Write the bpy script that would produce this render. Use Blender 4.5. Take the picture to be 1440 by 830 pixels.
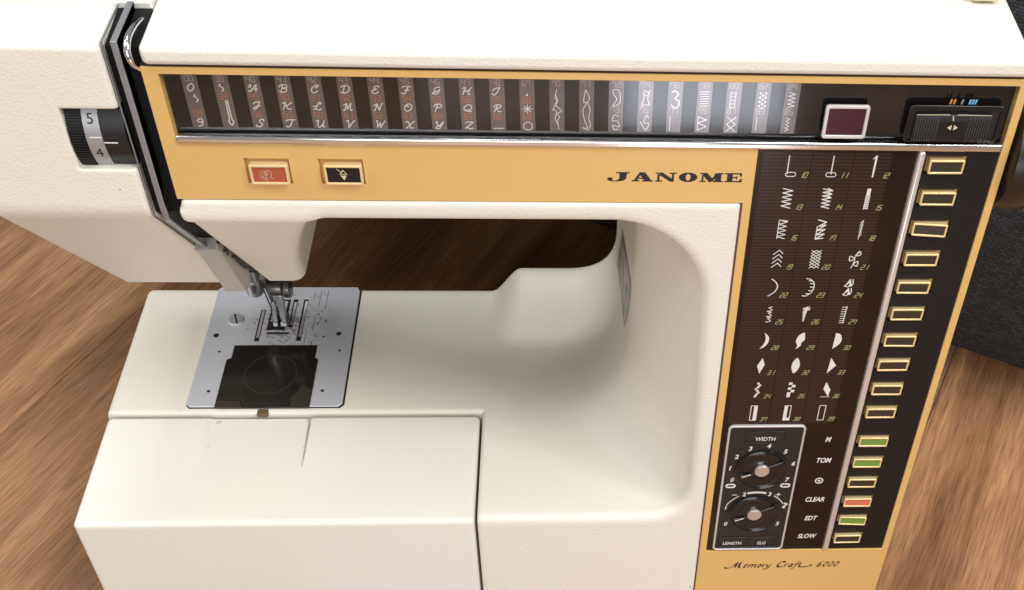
import bpy, bmesh, math, random
import numpy as np
from mathutils import Matrix, Vector
random.seed(7)
rad = math.radians
scene = bpy.context.scene
col = scene.collection
for o in list(bpy.data.objects):
    bpy.data.objects.remove(o)

# ------------------------------------------------------------------ camera
LEAN = 0.116345                      # the front panel leans back by 6.7 degrees
SL, CL = math.sin(LEAN), math.cos(LEAN)
cam = bpy.data.cameras.new('camera')
cam.sensor_width = 36.0
cam.lens = 38.815
cam.shift_x, cam.shift_y = -0.12148, 0.13761
cam.clip_start, cam.clip_end = 0.02, 60.0
cam_o = bpy.data.objects.new('camera', cam); col.objects.link(cam_o)
R = ((0.9978233, -0.0067308, 0.0655999), (-0.046808, -0.7730037, 0.6326723), (0.0464505, -0.6343658, -0.7716362))
cam_o.matrix_world = Matrix(((R[0][0], -R[0][1], -R[0][2], -0.086987),
                             (R[1][0], -R[1][1], -R[1][2], -0.375320),
                             (R[2][0], -R[2][1], -R[2][2], 0.570573), (0, 0, 0, 1)))
scene.camera = cam_o

# ------------------------------------------------------------------ world, lamps, exposure
world = bpy.data.worlds.new('World'); scene.world = world
world.use_nodes = True
wb = world.node_tree.nodes['Background']
wb.inputs[0].default_value = (1.0, 0.98, 0.96, 1)
wb.inputs[1].default_value = 0.38

def area(name, loc, target, size, power, color, size_y=None):
    l = bpy.data.lights.new(name, 'AREA'); l.energy = power; l.color = color
    l.shape = 'RECTANGLE'; l.size = size; l.size_y = size_y or size
    o = bpy.data.objects.new(name, l); col.objects.link(o)
    o.location = loc
    o.rotation_euler = (Vector(target) - Vector(loc)).to_track_quat('-Z', 'Y').to_euler()
    return o
area('window_key_lamp', (1.15, -0.62, 1.55), (-0.1, 0.08, 0.03), 0.45, 20.0, (1.0, 0.98, 0.95))
area('overhead_lamp', (-0.25, 0.36, 1.9), (-0.15, 0.1, 0.0), 0.5, 16.0, (1.0, 0.99, 0.97))
area('overhead_lamp', (0.62, -0.46, 1.8), (-0.2, 0.1, 0.0), 0.5, 15.0, (1.0, 0.99, 0.97))  # second overhead lamp, added to whiten the table top and bed front
area('front_fill_lamp', (-0.30, -1.85, 0.98), (-0.1, 0.1, 0.05), 1.2, 21.0, (1.0, 0.99, 0.98))  # added fill from behind the camera, reaching under the arm
area('left_window_lamp', (-1.35, -0.12, 1.45), (-0.3, 0.1, 0.0), 0.7, 17.0, (1.0, 0.96, 0.90))
area('low_reflection_lamp', (0.085, -0.80, 0.035), (0.085, 0.0, 0.085), 0.20, 0.9, (0.80, 0.88, 1.0), 0.16)  # unseen low panel, added for the bluish reflection in the display window
area('low_reflection_lamp', (-0.14, -0.80, 0.035), (-0.14, 0.0, 0.085), 0.24, 0.08, (0.86, 0.91, 1.0), 0.16)  # dimmer added panel that carries the reflection further left
scene.view_settings.view_transform = 'Standard'
scene.view_settings.look = 'None'
scene.view_settings.exposure = -0.42
scene.view_settings.gamma = 1.0
scene.cycles.use_denoising = True
scene.cycles.max_bounces = 8
scene.cycles.use_adaptive_sampling = False
scene.cycles.sample_clamp_indirect = 6

# ------------------------------------------------------------------ materials
def new_mat(name):
    m = bpy.data.materials.new(name); m.use_nodes = True
    nt = m.node_tree; b = nt.nodes['Principled BSDF']
    return m, nt, b
def plain(name, c, rough=0.5, metal=0.0, coat=0.0, spec=0.5, noise=0.0, nscale=400, bump=0.0, bscale=900, bdist=0.0003):
    m, nt, b = new_mat(name); N = nt.nodes; L = nt.links
    b.inputs['Base Color'].default_value = (*c, 1)
    b.inputs['Roughness'].default_value = rough
    b.inputs['Metallic'].default_value = metal
    b.inputs['Coat Weight'].default_value = coat
    b.inputs['Specular IOR Level'].default_value = spec
    tc = N.new('ShaderNodeTexCoord')
    if noise:
        n = N.new('ShaderNodeTexNoise'); n.inputs['Scale'].default_value = nscale; n.inputs['Detail'].default_value = 4
        L.new(tc.outputs['Object'], n.inputs['Vector'])
        mx = N.new('ShaderNodeMix'); mx.data_type = 'RGBA'
        mx.inputs['A'].default_value = (*[x * (1 - noise) for x in c], 1)
        mx.inputs['B'].default_value = (*[min(1, x * (1 + noise)) for x in c], 1)
        L.new(n.outputs['Fac'], mx.inputs['Factor']); L.new(mx.outputs['Result'], b.inputs['Base Color'])
    if bump:
        n2 = N.new('ShaderNodeTexNoise'); n2.inputs['Scale'].default_value = bscale; n2.inputs['Detail'].default_value = 2
        L.new(tc.outputs['Object'], n2.inputs['Vector'])
        bp = N.new('ShaderNodeBump'); bp.inputs['Strength'].default_value = bump; bp.inputs['Distance'].default_value = bdist
        L.new(n2.outputs['Fac'], bp.inputs['Height']); L.new(bp.outputs['Normal'], b.inputs['Normal'])
    return m

def enamel(name, c, bump=0.42):
    """cream enamel: orange-peel relief, faint yellowing in patches, a few dark chips"""
    m, nt, b = new_mat(name); N = nt.nodes; L = nt.links
    tc = N.new('ShaderNodeTexCoord')
    n = N.new('ShaderNodeTexNoise'); n.inputs['Scale'].default_value = 9; n.inputs['Detail'].default_value = 5
    L.new(tc.outputs['Object'], n.inputs['Vector'])
    mx = N.new('ShaderNodeMix'); mx.data_type = 'RGBA'
    mx.inputs['A'].default_value = (*c, 1)
    mx.inputs['B'].default_value = (c[0] * 0.95, c[1] * 0.925, c[2] * 0.86, 1)
    L.new(n.outputs['Fac'], mx.inputs['Factor'])
    # chips: tiny specks around sparse Voronoi points
    v = N.new('ShaderNodeTexVoronoi'); v.inputs['Scale'].default_value = 30
    L.new(tc.outputs['Object'], v.inputs['Vector'])
    n3 = N.new('ShaderNodeTexNoise'); n3.inputs['Scale'].default_value = 900
    L.new(tc.outputs['Object'], n3.inputs['Vector'])
    sep = N.new('ShaderNodeSeparateColor'); L.new(v.outputs['Color'], sep.inputs['Color'])
    size = N.new('ShaderNodeMath'); size.operation = 'MULTIPLY_ADD'
    L.new(sep.outputs['Red'], size.inputs[0]); size.inputs[1].default_value = 0.045; size.inputs[2].default_value = -0.008
    jit = N.new('ShaderNodeMath'); jit.operation = 'MULTIPLY_ADD'
    L.new(n3.outputs['Fac'], jit.inputs[0]); jit.inputs[1].default_value = 0.05; L.new(v.outputs['Distance'], jit.inputs[2])
    jo = N.new('ShaderNodeMath'); jo.operation = 'SUBTRACT'; L.new(jit.outputs[0], jo.inputs[0]); jo.inputs[1].default_value = 0.02
    lt = N.new('ShaderNodeMath'); lt.operation = 'LESS_THAN'
    L.new(jo.outputs[0], lt.inputs[0]); L.new(size.outputs[0], lt.inputs[1])
    gt = N.new('ShaderNodeMath'); gt.operation = 'GREATER_THAN'; L.new(sep.outputs['Green'], gt.inputs[0]); gt.inputs[1].default_value = 0.55
    mu = N.new('ShaderNodeMath'); mu.operation = 'MULTIPLY'; L.new(lt.outputs[0], mu.inputs[0]); L.new(gt.outputs[0], mu.inputs[1])
    mx2 = N.new('ShaderNodeMix'); mx2.data_type = 'RGBA'
    L.new(mu.outputs[0], mx2.inputs['Factor']); L.new(mx.outputs['Result'], mx2.inputs['A'])
    mx2.inputs['B'].default_value = (0.16, 0.13, 0.10, 1)
    L.new(mx2.outputs['Result'], b.inputs['Base Color'])
    b.inputs['Roughness'].default_value = 0.42
    n2 = N.new('ShaderNodeTexNoise'); n2.inputs['Scale'].default_value = 760; n2.inputs['Detail'].default_value = 2.5
    L.new(tc.outputs['Object'], n2.inputs['Vector'])
    bp = N.new('ShaderNodeBump'); bp.inputs['Strength'].default_value = bump; bp.inputs['Distance'].default_value = 0.0006
    L.new(n2.outputs['Fac'], bp.inputs['Height']); L.new(bp.outputs['Normal'], b.inputs['Normal'])
    return m

M = {}
M['cream'] = enamel('cream_enamel', (0.785, 0.768, 0.722))
M['cream_smooth'] = enamel('smooth_cream_plastic', (0.795, 0.79, 0.765), 0.14)
M['cream_yellow'] = plain('yellowed_plastic', (0.62, 0.55, 0.34), 0.45)
M['gold'] = plain('gold_paint', (0.70, 0.45, 0.155), 0.42, 0.08, noise=0.05, nscale=2500, bump=0.12, bscale=2600, bdist=0.0002)
M['gold_bright'] = plain('bright_gold_metal', (0.86, 0.68, 0.36), 0.30, 0.35)
M['chrome'] = plain('chrome', (0.80, 0.80, 0.82), 0.12, 1.0)
M['window_black'] = plain('window_backing', (0.010, 0.009, 0.009), 0.09, spec=0.75)
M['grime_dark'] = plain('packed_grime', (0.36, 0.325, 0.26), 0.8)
M['grime'] = plain('grime', (0.46, 0.42, 0.34), 0.7)
M['matt_black'] = plain('matt_black', (0.009, 0.009, 0.010), 0.6, spec=0.15)
M['gap_shade'] = plain('painted_gap_shade', (0.10, 0.052, 0.02), 0.7)
M['rib_grey'] = plain('rib_grey', (0.045, 0.044, 0.044), 0.4)
M['silver'] = plain('silver_trim', (0.72, 0.70, 0.69), 0.22, 0.55)
M['steel'] = plain('steel', (0.46, 0.46, 0.47), 0.30, 1.0, noise=0.15, nscale=300)
M['black'] = plain('black_plastic', (0.012, 0.012, 0.013), 0.35)
M['gloss_black'] = plain('gloss_black', (0.008, 0.008, 0.009), 0.12)
M['void'] = plain('dark_gap', (0.01, 0.009, 0.008), 0.8)
M['button_black'] = plain('button_panel_black', (0.009, 0.0075, 0.0075), 0.45, spec=0.28, noise=0.2, nscale=300)
M['panel_brown'] = plain('panel_brown_black', (0.010, 0.006, 0.0055), 0.12, spec=0.38, noise=0.25, nscale=60)
M['dark_steel'] = plain('dark_steel', (0.16, 0.155, 0.15), 0.30, 0.9, noise=0.2, nscale=300)
M['grey_strip'] = plain('brushed_grey', (0.33, 0.34, 0.37), 0.40, 0.6)
M['grey_wedge'] = plain('grey_plastic', (0.42, 0.41, 0.38), 0.45, noise=0.05, nscale=300)
M['white_print'] = plain('white_print', (0.70, 0.69, 0.67), 0.5)
M['letter_print'] = plain('letter_print', (0.62, 0.60, 0.57), 0.12, 0.15, spec=0.9)
M['orange_print'] = plain('orange_print', (0.36, 0.165, 0.09), 0.12, 0.15, spec=0.9)
M['faint_print'] = plain('faint_print', (0.36, 0.30, 0.275), 0.12, 0.15, spec=0.9)
M['green_print'] = plain('yellow_green_print', (0.42, 0.46, 0.20), 0.5)
M['black_print'] = plain('black_print', (0.012, 0.009, 0.008), 0.5)
M['brown_print'] = plain('brown_print', (0.05, 0.022, 0.008), 0.5)
M['stripe'] = plain('grey_film_stripe', (0.17, 0.153, 0.150), 0.12, 0.42, spec=0.8, noise=0.12, nscale=120)
M['red_lens'] = plain('red_lens', (0.42, 0.092, 0.045), 0.25, noise=0.15, nscale=700)
M['coral_lens'] = plain('coral_lens', (0.62, 0.16, 0.09), 0.3)
M['green_lens'] = plain('green_lens', (0.16, 0.285, 0.05), 0.3)
M['dark_lens'] = plain('dark_lens', (0.035, 0.028, 0.018), 0.25)
M['led_lens'] = plain('led_window', (0.055, 0.010, 0.024), 0.14)
M['led_frame'] = plain('silver_plastic', (0.62, 0.60, 0.60), 0.3, 0.3)
M['cap_metal'] = plain('spun_aluminium', (0.62, 0.58, 0.56), 0.34, 0.7, noise=0.2, nscale=200)
M['mark_orange'] = plain('orange_mark', (0.55, 0.22, 0.05), 0.5)
M['mark_green'] = plain('green_mark', (0.20, 0.24, 0.12), 0.5)
M['mark_blue'] = plain('blue_mark', (0.13, 0.42, 0.66), 0.5)
M['mark_cream'] = plain('cream_mark', (0.62, 0.55, 0.38), 0.5)
M['dial_silver'] = plain('dial_silver', (0.42, 0.43, 0.45), 0.35, 0.5, noise=0.12, nscale=250)
M['scratch'] = plain('scratch_mark', (0.62, 0.42, 0.33), 0.6)
M['wheel_brown'] = plain('wheel_brown', (0.012, 0.010, 0.010), 0.3)
M['catch_brown'] = plain('brown_plastic', (0.13, 0.085, 0.045), 0.4)
M['smoke'] = plain('smoked_plastic', (0.018, 0.015, 0.013), 0.10, noise=0.5, nscale=60)
M['smoke_dim'] = plain('smoked_detail', (0.040, 0.034, 0.028), 0.2)
M['smoke_line'] = plain('seen_bobbin', (0.085, 0.078, 0.07), 0.4)

def ribbed_mat():
    m, nt, b = new_mat('ribbed_brown_film'); N = nt.nodes; L = nt.links
    tc = N.new('ShaderNodeTexCoord'); sp = N.new('ShaderNodeSeparateXYZ'); L.new(tc.outputs['Object'], sp.inputs[0])
    mu = N.new('ShaderNodeMath'); mu.operation = 'MULTIPLY'; mu.inputs[1].default_value = 2 * math.pi / 0.0018
    L.new(sp.outputs['Y'], mu.inputs[0])
    sn = N.new('ShaderNodeMath'); sn.operation = 'SINE'; L.new(mu.outputs[0], sn.inputs[0])
    ma = N.new('ShaderNodeMapRange'); L.new(sn.outputs[0], ma.inputs['Value'])
    ma.inputs['From Min'].default_value = -1; ma.inputs['From Max'].default_value = 1
    n = N.new('ShaderNodeTexNoise'); n.inputs['Scale'].default_value = 40; L.new(tc.outputs['Object'], n.inputs['Vector'])
    mx = N.new('ShaderNodeMix'); mx.data_type = 'RGBA'
    mx.inputs['A'].default_value = (0.012, 0.007, 0.0065, 1); mx.inputs['B'].default_value = (0.034, 0.020, 0.017, 1)
    L.new(ma.outputs['Result'], mx.inputs['Factor'])
    mx2 = N.new('ShaderNodeMix'); mx2.data_type = 'RGBA'; mx2.blend_type = 'MULTIPLY'
    mx2.inputs['Factor'].default_value = 0.5
    L.new(mx.outputs['Result'], mx2.inputs['A']); L.new(n.outputs['Color'], mx2.inputs['B'])
    L.new(mx.outputs['Result'], b.inputs['Base Color'])
    b.inputs['Roughness'].default_value = 0.13; b.inputs['Specular IOR Level'].default_value = 0.42
    return m
M['ribbed'] = ribbed_mat()

def glass_mat():
    m = bpy.data.materials.new('clear_acrylic'); m.use_nodes = True
    nt = m.node_tree; N = nt.nodes; L = nt.links; N.clear()
    out = N.new('ShaderNodeOutputMaterial')
    tr = N.new('ShaderNodeBsdfTransparent'); tr.inputs['Color'].default_value = (0.97, 0.97, 0.975, 1)
    L.new(tr.outputs[0], out.inputs[0])
    return m
M['glass'] = glass_mat()

def plate_mat():
    m, nt, b = new_mat('spotted_plate_steel'); N = nt.nodes; L = nt.links
    tc = N.new('ShaderNodeTexCoord')
    n = N.new('ShaderNodeTexNoise'); n.inputs['Scale'].default_value = 430; n.inputs['Detail'].default_value = 3
    L.new(tc.outputs['Object'], n.inputs['Vector'])
    n2 = N.new('ShaderNodeTexNoise'); n2.inputs['Scale'].default_value = 32; n2.inputs['Detail'].default_value = 2
    L.new(tc.outputs['Object'], n2.inputs['Vector'])
    # wear gathers in a ring round the needle
    d = N.new('ShaderNodeVectorMath'); d.operation = 'DISTANCE'; d.inputs[1].default_value = (-0.277, 0.166, 0.034)
    L.new(tc.outputs['Object'], d.inputs[0])
    mr = N.new('ShaderNodeMapRange'); mr.inputs['From Min'].default_value = 0.012; mr.inputs['From Max'].default_value = 0.050
    mr.inputs['To Min'].default_value = 0.20; mr.inputs['To Max'].default_value = -0.12
    L.new(d.outputs['Value'], mr.inputs['Value'])
    a = N.new('ShaderNodeMath'); a.operation = 'ADD'; L.new(n.outputs['Fac'], a.inputs[0]); L.new(mr.outputs['Result'], a.inputs[1])
    a2 = N.new('ShaderNodeMath'); a2.operation = 'MULTIPLY_ADD'; L.new(n2.outputs['Fac'], a2.inputs[0]); a2.inputs[1].default_value = 0.45
    L.new(a.outputs[0], a2.inputs[2])
    mr2 = N.new('ShaderNodeMapRange'); mr2.inputs['From Min'].default_value = 0.88; mr2.inputs['From Max'].default_value = 1.04
    L.new(a2.outputs[0], mr2.inputs['Value'])
    mx = N.new('ShaderNodeMix'); mx.data_type = 'RGBA'
    mx.inputs['A'].default_value = (0.62, 0.64, 0.70, 1); mx.inputs['B'].default_value = (0.34, 0.335, 0.345, 1)
    L.new(mr2.outputs['Result'], mx.inputs['Factor']); L.new(mx.outputs['Result'], b.inputs['Base Color'])
    b.inputs['Metallic'].default_value = 0.30
    b.inputs['Roughness'].default_value = 0.38
    return m
M['plate'] = plate_mat()

def wood_mat():
    m, nt, b = new_mat('laminate_oak'); N = nt.nodes; L = nt.links
    tc = N.new('ShaderNodeTexCoord'); oi = N.new('ShaderNodeObjectInfo')
    off = N.new('ShaderNodeVectorMath'); off.operation = 'SCALE'; off.inputs[0].default_value = (1.7, 3.1, 0)
    L.new(oi.outputs['Random'], off.inputs['Scale'])
    ad = N.new('ShaderNodeVectorMath'); ad.operation = 'ADD'
    L.new(tc.outputs['Object'], ad.inputs[0]); L.new(off.outputs[0], ad.inputs[1])
    mp = N.new('ShaderNodeMapping'); mp.inputs['Scale'].default_value = (34, 3.4, 1); L.new(ad.outputs[0], mp.inputs[0])
    n1 = N.new('ShaderNodeTexNoise'); n1.inputs['Scale'].default_value = 1.0; n1.inputs['Detail'].default_value = 7; n1.inputs['Roughness'].default_value = 0.62
    n1.inputs['Distortion'].default_value = 0.6
    L.new(mp.outputs[0], n1.inputs['Vector'])
    mp2 = N.new('ShaderNodeMapping'); mp2.inputs['Scale'].default_value = (430, 17, 1); L.new(ad.outputs[0], mp2.inputs[0])
    n2 = N.new('ShaderNodeTexNoise'); n2.inputs['Scale'].default_value = 1.0; n2.inputs['Detail'].default_value = 4
    L.new(mp2.outputs[0], n2.inputs['Vector'])
    mp3 = N.new('ShaderNodeMapping'); mp3.inputs['Scale'].default_value = (7, 3.5, 1); L.new(ad.outputs[0], mp3.inputs[0])
    n3 = N.new('ShaderNodeTexNoise'); n3.inputs['Scale'].default_value = 1.0; n3.inputs['Detail'].default_value = 2; n3.inputs['Distortion'].default_value = 0.5
    L.new(mp3.outputs[0], n3.inputs['Vector'])
    s = N.new('ShaderNodeMath'); s.operation = 'MULTIPLY_ADD'; L.new(n2.outputs['Fac'], s.inputs[0]); s.inputs[1].default_value = 0.50
    L.new(n1.outputs['Fac'], s.inputs[2])
    s2 = N.new('ShaderNodeMath'); s2.operation = 'MULTIPLY_ADD'; L.new(n3.outputs['Fac'], s2.inputs[0]); s2.inputs[1].default_value = 0.55
    L.new(s.outputs[0], s2.inputs[2])
    r = N.new('ShaderNodeValToRGB'); cr = r.color_ramp
    mr = N.new('ShaderNodeMapRange'); mr.inputs['From Min'].default_value = 0.62; mr.inputs['From Max'].default_value = 1.42
    L.new(s2.outputs[0], mr.inputs['Value']); L.new(mr.outputs['Result'], r.inputs['Fac'])
    cr.elements[0].position = 0.05; cr.elements[0].color = (0.125, 0.055, 0.024, 1)
    cr.elements[1].position = 0.95; cr.elements[1].color = (0.64, 0.37, 0.18, 1)
    e = cr.elements.new(0.5); e.color = (0.36, 0.185, 0.088, 1)
    # each board is toned a little differently
    hsv = N.new('ShaderNodeHueSaturation'); L.new(r.outputs['Color'], hsv.inputs['Color'])
    mp4 = N.new('ShaderNodeMapping'); mp4.inputs['Scale'].default_value = (1500, 42, 1); L.new(ad.outputs[0], mp4.inputs[0])
    n4 = N.new('ShaderNodeTexNoise'); n4.inputs['Scale'].default_value = 1.0; n4.inputs['Detail'].default_value = 3; L.new(mp4.outputs[0], n4.inputs['Vector'])
    m4 = N.new('ShaderNodeMapRange'); m4.inputs['From Min'].default_value = 0.36; m4.inputs['From Max'].default_value = 0.52; m4.inputs['To Min'].default_value = 0.66; m4.inputs['To Max'].default_value = 1.04
    L.new(n4.outputs['Fac'], m4.inputs['Value'])
    por = N.new('ShaderNodeVectorMath'); por.operation = 'SCALE'; L.new(r.outputs['Color'], por.inputs[0]); L.new(m4.outputs['Result'], por.inputs['Scale'])
    L.new(por.outputs[0], hsv.inputs['Color'])
    sh = N.new('ShaderNodeAttribute'); sh.attribute_type = 'OBJECT'; sh.attribute_name = 'shade'
    L.new(sh.outputs['Fac'], hsv.inputs['Value'])
    sa = N.new('ShaderNodeAttribute'); sa.attribute_type = 'OBJECT'; sa.attribute_name = 'tone'
    L.new(sa.outputs['Fac'], hsv.inputs['Saturation'])
    L.new(hsv.outputs['Color'], b.inputs['Base Color'])
    b.inputs['Roughness'].default_value = 0.5; b.inputs['Specular IOR Level'].default_value = 0.28
    bp = N.new('ShaderNodeBump'); bp.inputs['Strength'].default_value = 0.25; bp.inputs['Distance'].default_value = 0.0008
    L.new(n2.outputs['Fac'], bp.inputs['Height']); L.new(bp.outputs['Normal'], b.inputs['Normal'])
    return m
M['wood'] = wood_mat()

def fabric_mat():
    m, nt, b = new_mat('charcoal_tweed'); N = nt.nodes; L = nt.links
    tc = N.new('ShaderNodeTexCoord')
    mp = N.new('ShaderNodeMapping'); mp.inputs['Rotation'].default_value = (0, 0, 0.4813); L.new(tc.outputs['Object'], mp.inputs[0])
    sp = N.new('ShaderNodeSeparateXYZ'); L.new(mp.outputs[0], sp.inputs[0])
    sm = N.new('ShaderNodeMath'); sm.operation = 'ADD'; L.new(sp.outputs['Z'], sm.inputs[0]); L.new(sp.outputs['Y'], sm.inputs[1])
    cb = N.new('ShaderNodeCombineXYZ'); L.new(sp.outputs['X'], cb.inputs['X']); L.new(sm.outputs[0], cb.inputs['Y'])
    nz = N.new('ShaderNodeTexNoise'); nz.inputs['Scale'].default_value = 340; L.new(tc.outputs['Object'], nz.inputs['Vector'])
    wv = N.new('ShaderNodeVectorMath'); wv.operation = 'MULTIPLY_ADD'; wv.inputs[1].default_value = (0.0034, 0.0030, 0)
    L.new(nz.outputs['Color'], wv.inputs[0]); L.new(cb.outputs[0], wv.inputs[2])
    bk = N.new('ShaderNodeTexBrick'); bk.inputs['Scale'].default_value = 1.0; bk.inputs['Brick Width'].default_value = 0.0042; bk.inputs['Row Height'].default_value = 0.0021
    bk.inputs['Mortar Size'].default_value = 0.0005; bk.inputs['Mortar Smooth'].default_value = 1.0; bk.inputs['Bias'].default_value = 0.0
    bk.inputs['Color1'].default_value = (0.020, 0.0205, 0.024, 1); bk.inputs['Color2'].default_value = (0.052, 0.053, 0.060, 1); bk.inputs['Mortar'].default_value = (0.012, 0.0125, 0.015, 1)
    L.new(wv.outputs[0], bk.inputs['Vector']); L.new(bk.outputs['Color'], b.inputs['Base Color'])
    b.inputs['Roughness'].default_value = 0.9
    bp = N.new('ShaderNodeBump'); bp.inputs['Strength'].default_value = 0.7; bp.inputs['Distance'].default_value = 0.0012; bp.invert = True
    L.new(bk.outputs['Fac'], bp.inputs['Height']); L.new(bp.outputs['Normal'], b.inputs['Normal'])
    return m
M['fabric'] = fabric_mat()

def sticker_mat():
    m, nt, b = new_mat('worn_label'); N = nt.nodes; L = nt.links
    tc = N.new('ShaderNodeTexCoord')
    n = N.new('ShaderNodeTexNoise'); n.inputs['Scale'].default_value = 130; n.inputs['Detail'].default_value = 5
    L.new(tc.outputs['Object'], n.inputs['Vector'])
    r = N.new('ShaderNodeValToRGB'); L.new(n.outputs['Fac'], r.inputs['Fac'])
    r.color_ramp.elements[0].position = 0.40; r.color_ramp.elements[0].color = (0.15, 0.14, 0.14, 1)
    r.color_ramp.elements[1].position = 0.56; r.color_ramp.elements[1].color = (0.42, 0.40, 0.38, 1)
    L.new(r.outputs['Color'], b.inputs['Base Color']); b.inputs['Roughness'].default_value = 0.4
    return m
M['sticker'] = sticker_mat()

# ------------------------------------------------------------------ mesh helpers (all lengths in millimetres, meshes in metres)
PANEL = Matrix(((1, 0, 0, 0), (0, SL, -CL, 0), (0, CL, SL, 0), (0, 0, 0, 1)))   # local (u, v, outwards) of the front panel
I4 = Matrix.Identity(4)
WM = {}
def T(x, y, z): return Matrix.Translation((x * .001, y * .001, z * .001))

class MB:
    def __init__(s): s.v = []; s.f = []; s.m = []
    def add(s, vs, fs, mi=0):
        b = len(s.v); s.v += [tuple(float(c) for c in p) for p in vs]; s.f += [[b + i for i in f] for f in fs]; s.m += [mi] * len(fs)
        return s
    def box(s, x0, x1, y0, y1, z0, z1, mi=0):
        vs = [(x, y, z) for z in (z0, z1) for y in (y0, y1) for x in (x0, x1)]
        return s.add(vs, [[0, 2, 3, 1], [4, 5, 7, 6], [0, 1, 5, 4], [1, 3, 7, 5], [3, 2, 6, 7], [2, 0, 4, 6]], mi)
    def prism(s, poly, n0, n1, mi=0, axes=(0, 1, 2)):
        k = len(poly); vs = []
        for n in (n0, n1):
            for a, b in poly:
                p = [0, 0, 0]; p[axes[0]] = a; p[axes[1]] = b; p[axes[2]] = n; vs.append(p)
        return s.add(vs, [list(range(k))[::-1], list(range(k, 2 * k))] + [[i, (i + 1) % k, k + (i + 1) % k, k + i] for i in range(k)], mi)
    def flat(s, poly, n=0.0, mi=0):
        return s.add([(a, b, n) for a, b in poly], [list(range(len(poly)))], mi)
    def ring(s, outer, inner, n0, n1, mi=0):
        k = len(outer); vs = [(a, b, n) for n in (n0, n1) for P in (outer, inner) for a, b in P]
        fs = []
        for i in range(k):
            j = (i + 1) % k
            fs += [[2 * k + i, 2 * k + j, 3 * k + j, 3 * k + i], [i, j, 2 * k + j, 2 * k + i], [3 * k + i, 3 * k + j, k + j, k + i]]
        return s.add(vs, fs, mi)
    def lathe(s, prof, cx=0, cy=0, n=48, mi=0, axis=2):
        vs = []; fs = []; k = len(prof)
        for i in range(n):
            a = 2 * math.pi * i / n; c, sn = math.cos(a), math.sin(a)
            for r, h in prof:
                p = (cx + r * c, cy + r * sn, h)
                vs.append(p if axis == 2 else (p[2], p[0], p[1]))
        for i in range(n):
            j = (i + 1) % n
            for q in range(k - 1):
                fs.append([i * k + q, j * k + q, j * k + q + 1, i * k + q + 1])
        if prof[-1][0] > 1e-6: fs.append([i * k + k - 1 for i in range(n)])
        if prof[0][0] > 1e-6: fs.append([i * k for i in range(n)][::-1])
        return s.add(vs, fs, mi)
    def tube(s, pts, r, n=8, mi=0, closed=False):
        P = [Vector(p) for p in pts]; vs = []; fs = []; k = len(P)
        rr = r if isinstance(r, (list, tuple)) else [r] * k
        up = Vector((0.13, 0.31, 0.94))
        for i, p in enumerate(P):
            t = (P[(i + 1) % k] - P[i - 1]) if closed else (P[min(i + 1, k - 1)] - P[max(i - 1, 0)])
            t.normalize(); a = t.cross(up).normalized(); b = t.cross(a)
            for j in range(n):
                w = 2 * math.pi * j / n; vs.append(p + (a * math.cos(w) + b * math.sin(w)) * rr[i])
        for i in range(k if closed else k - 1):
            for j in range(n):
                i2 = (i + 1) % k
                fs.append([i * n + j, i * n + (j + 1) % n, i2 * n + (j + 1) % n, i2 * n + j])
        if not closed: fs += [list(range(n))[::-1], [(k - 1) * n + j for j in range(n)]]
        return s.add(vs, fs, mi)
    def stroke(s, pts, w, n=0.0, mi=0, nib=None, closed=False):
        """flat pen stroke; nib = angle of a broad nib (its width w), else an even line of width w"""
        P = list(pts) + ([pts[0]] if closed else [])
        if nib is not None:
            ca, sa = math.cos(nib) * w / 2, math.sin(nib) * w / 2
            t = w * 0.20
            for i, (p, q) in enumerate(zip(P, P[1:])):
                dx, dy = q[0] - p[0], q[1] - p[1]; l = math.hypot(dx, dy) or 1
                nx, ny = -dy / l * t, dx / l * t
                z = n + 0.0025 * (i + len(s.f) % 7)
                s.flat([(p[0] + ca, p[1] + sa), (q[0] + ca, q[1] + sa), (q[0] - ca, q[1] - sa), (p[0] - ca, p[1] - sa)], z, mi)
                s.flat([(p[0] + nx, p[1] + ny), (q[0] + nx, q[1] + ny), (q[0] - nx, q[1] - ny), (p[0] - nx, p[1] - ny)], z + 0.0012, mi)
            return s
        h = w / 2
        for i, (p, q) in enumerate(zip(P, P[1:])):
            dx, dy = q[0] - p[0], q[1] - p[1]; l = math.hypot(dx, dy) or 1
            ex, ey = dx / l * h * .5, dy / l * h * .5; nx, ny = -dy / l * h, dx / l * h
            z = n + 0.0025 * ((i + len(s.f)) % 9)
            s.flat([(p[0] - ex + nx, p[1] - ey + ny), (p[0] - ex - nx, p[1] - ey - ny), (q[0] + ex - nx, q[1] + ey - ny), (q[0] + ex + nx, q[1] + ey + ny)], z, mi)
        return s
    def build(s, name, mats, parent=None, W=I4, bevel=0, seg=2, smooth=True, angle=35, label=None):
        me = bpy.data.meshes.new(name)
        me.from_pydata([(a * .001, b * .001, c * .001) for a, b, c in s.v], [], s.f)
        if not isinstance(mats, (list, tuple)): mats = [mats]
        for m in mats: me.materials.append(M[m])
        me.polygons.foreach_set('material_index', s.m)
        bm = bmesh.new(); bm.from_mesh(me); bmesh.ops.recalc_face_normals(bm, faces=bm.faces[:]) if bevel or smooth == 2 else None
        bm.to_mesh(me); bm.free()
        o = bpy.data.objects.new(name, me); col.objects.link(o)
        if bevel:
            md = o.modifiers.new('bevel', 'BEVEL'); md.width = bevel * .001; md.segments = seg; md.limit_method = 'ANGLE'; md.angle_limit = rad(angle)
            md.harden_normals = False
        if smooth:
            me.shade_smooth()
            try: me.set_sharp_from_angle(angle=rad(40))
            except Exception: pass
        place(o, parent, W)
        if label: o['label'] = label
        return o

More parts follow.
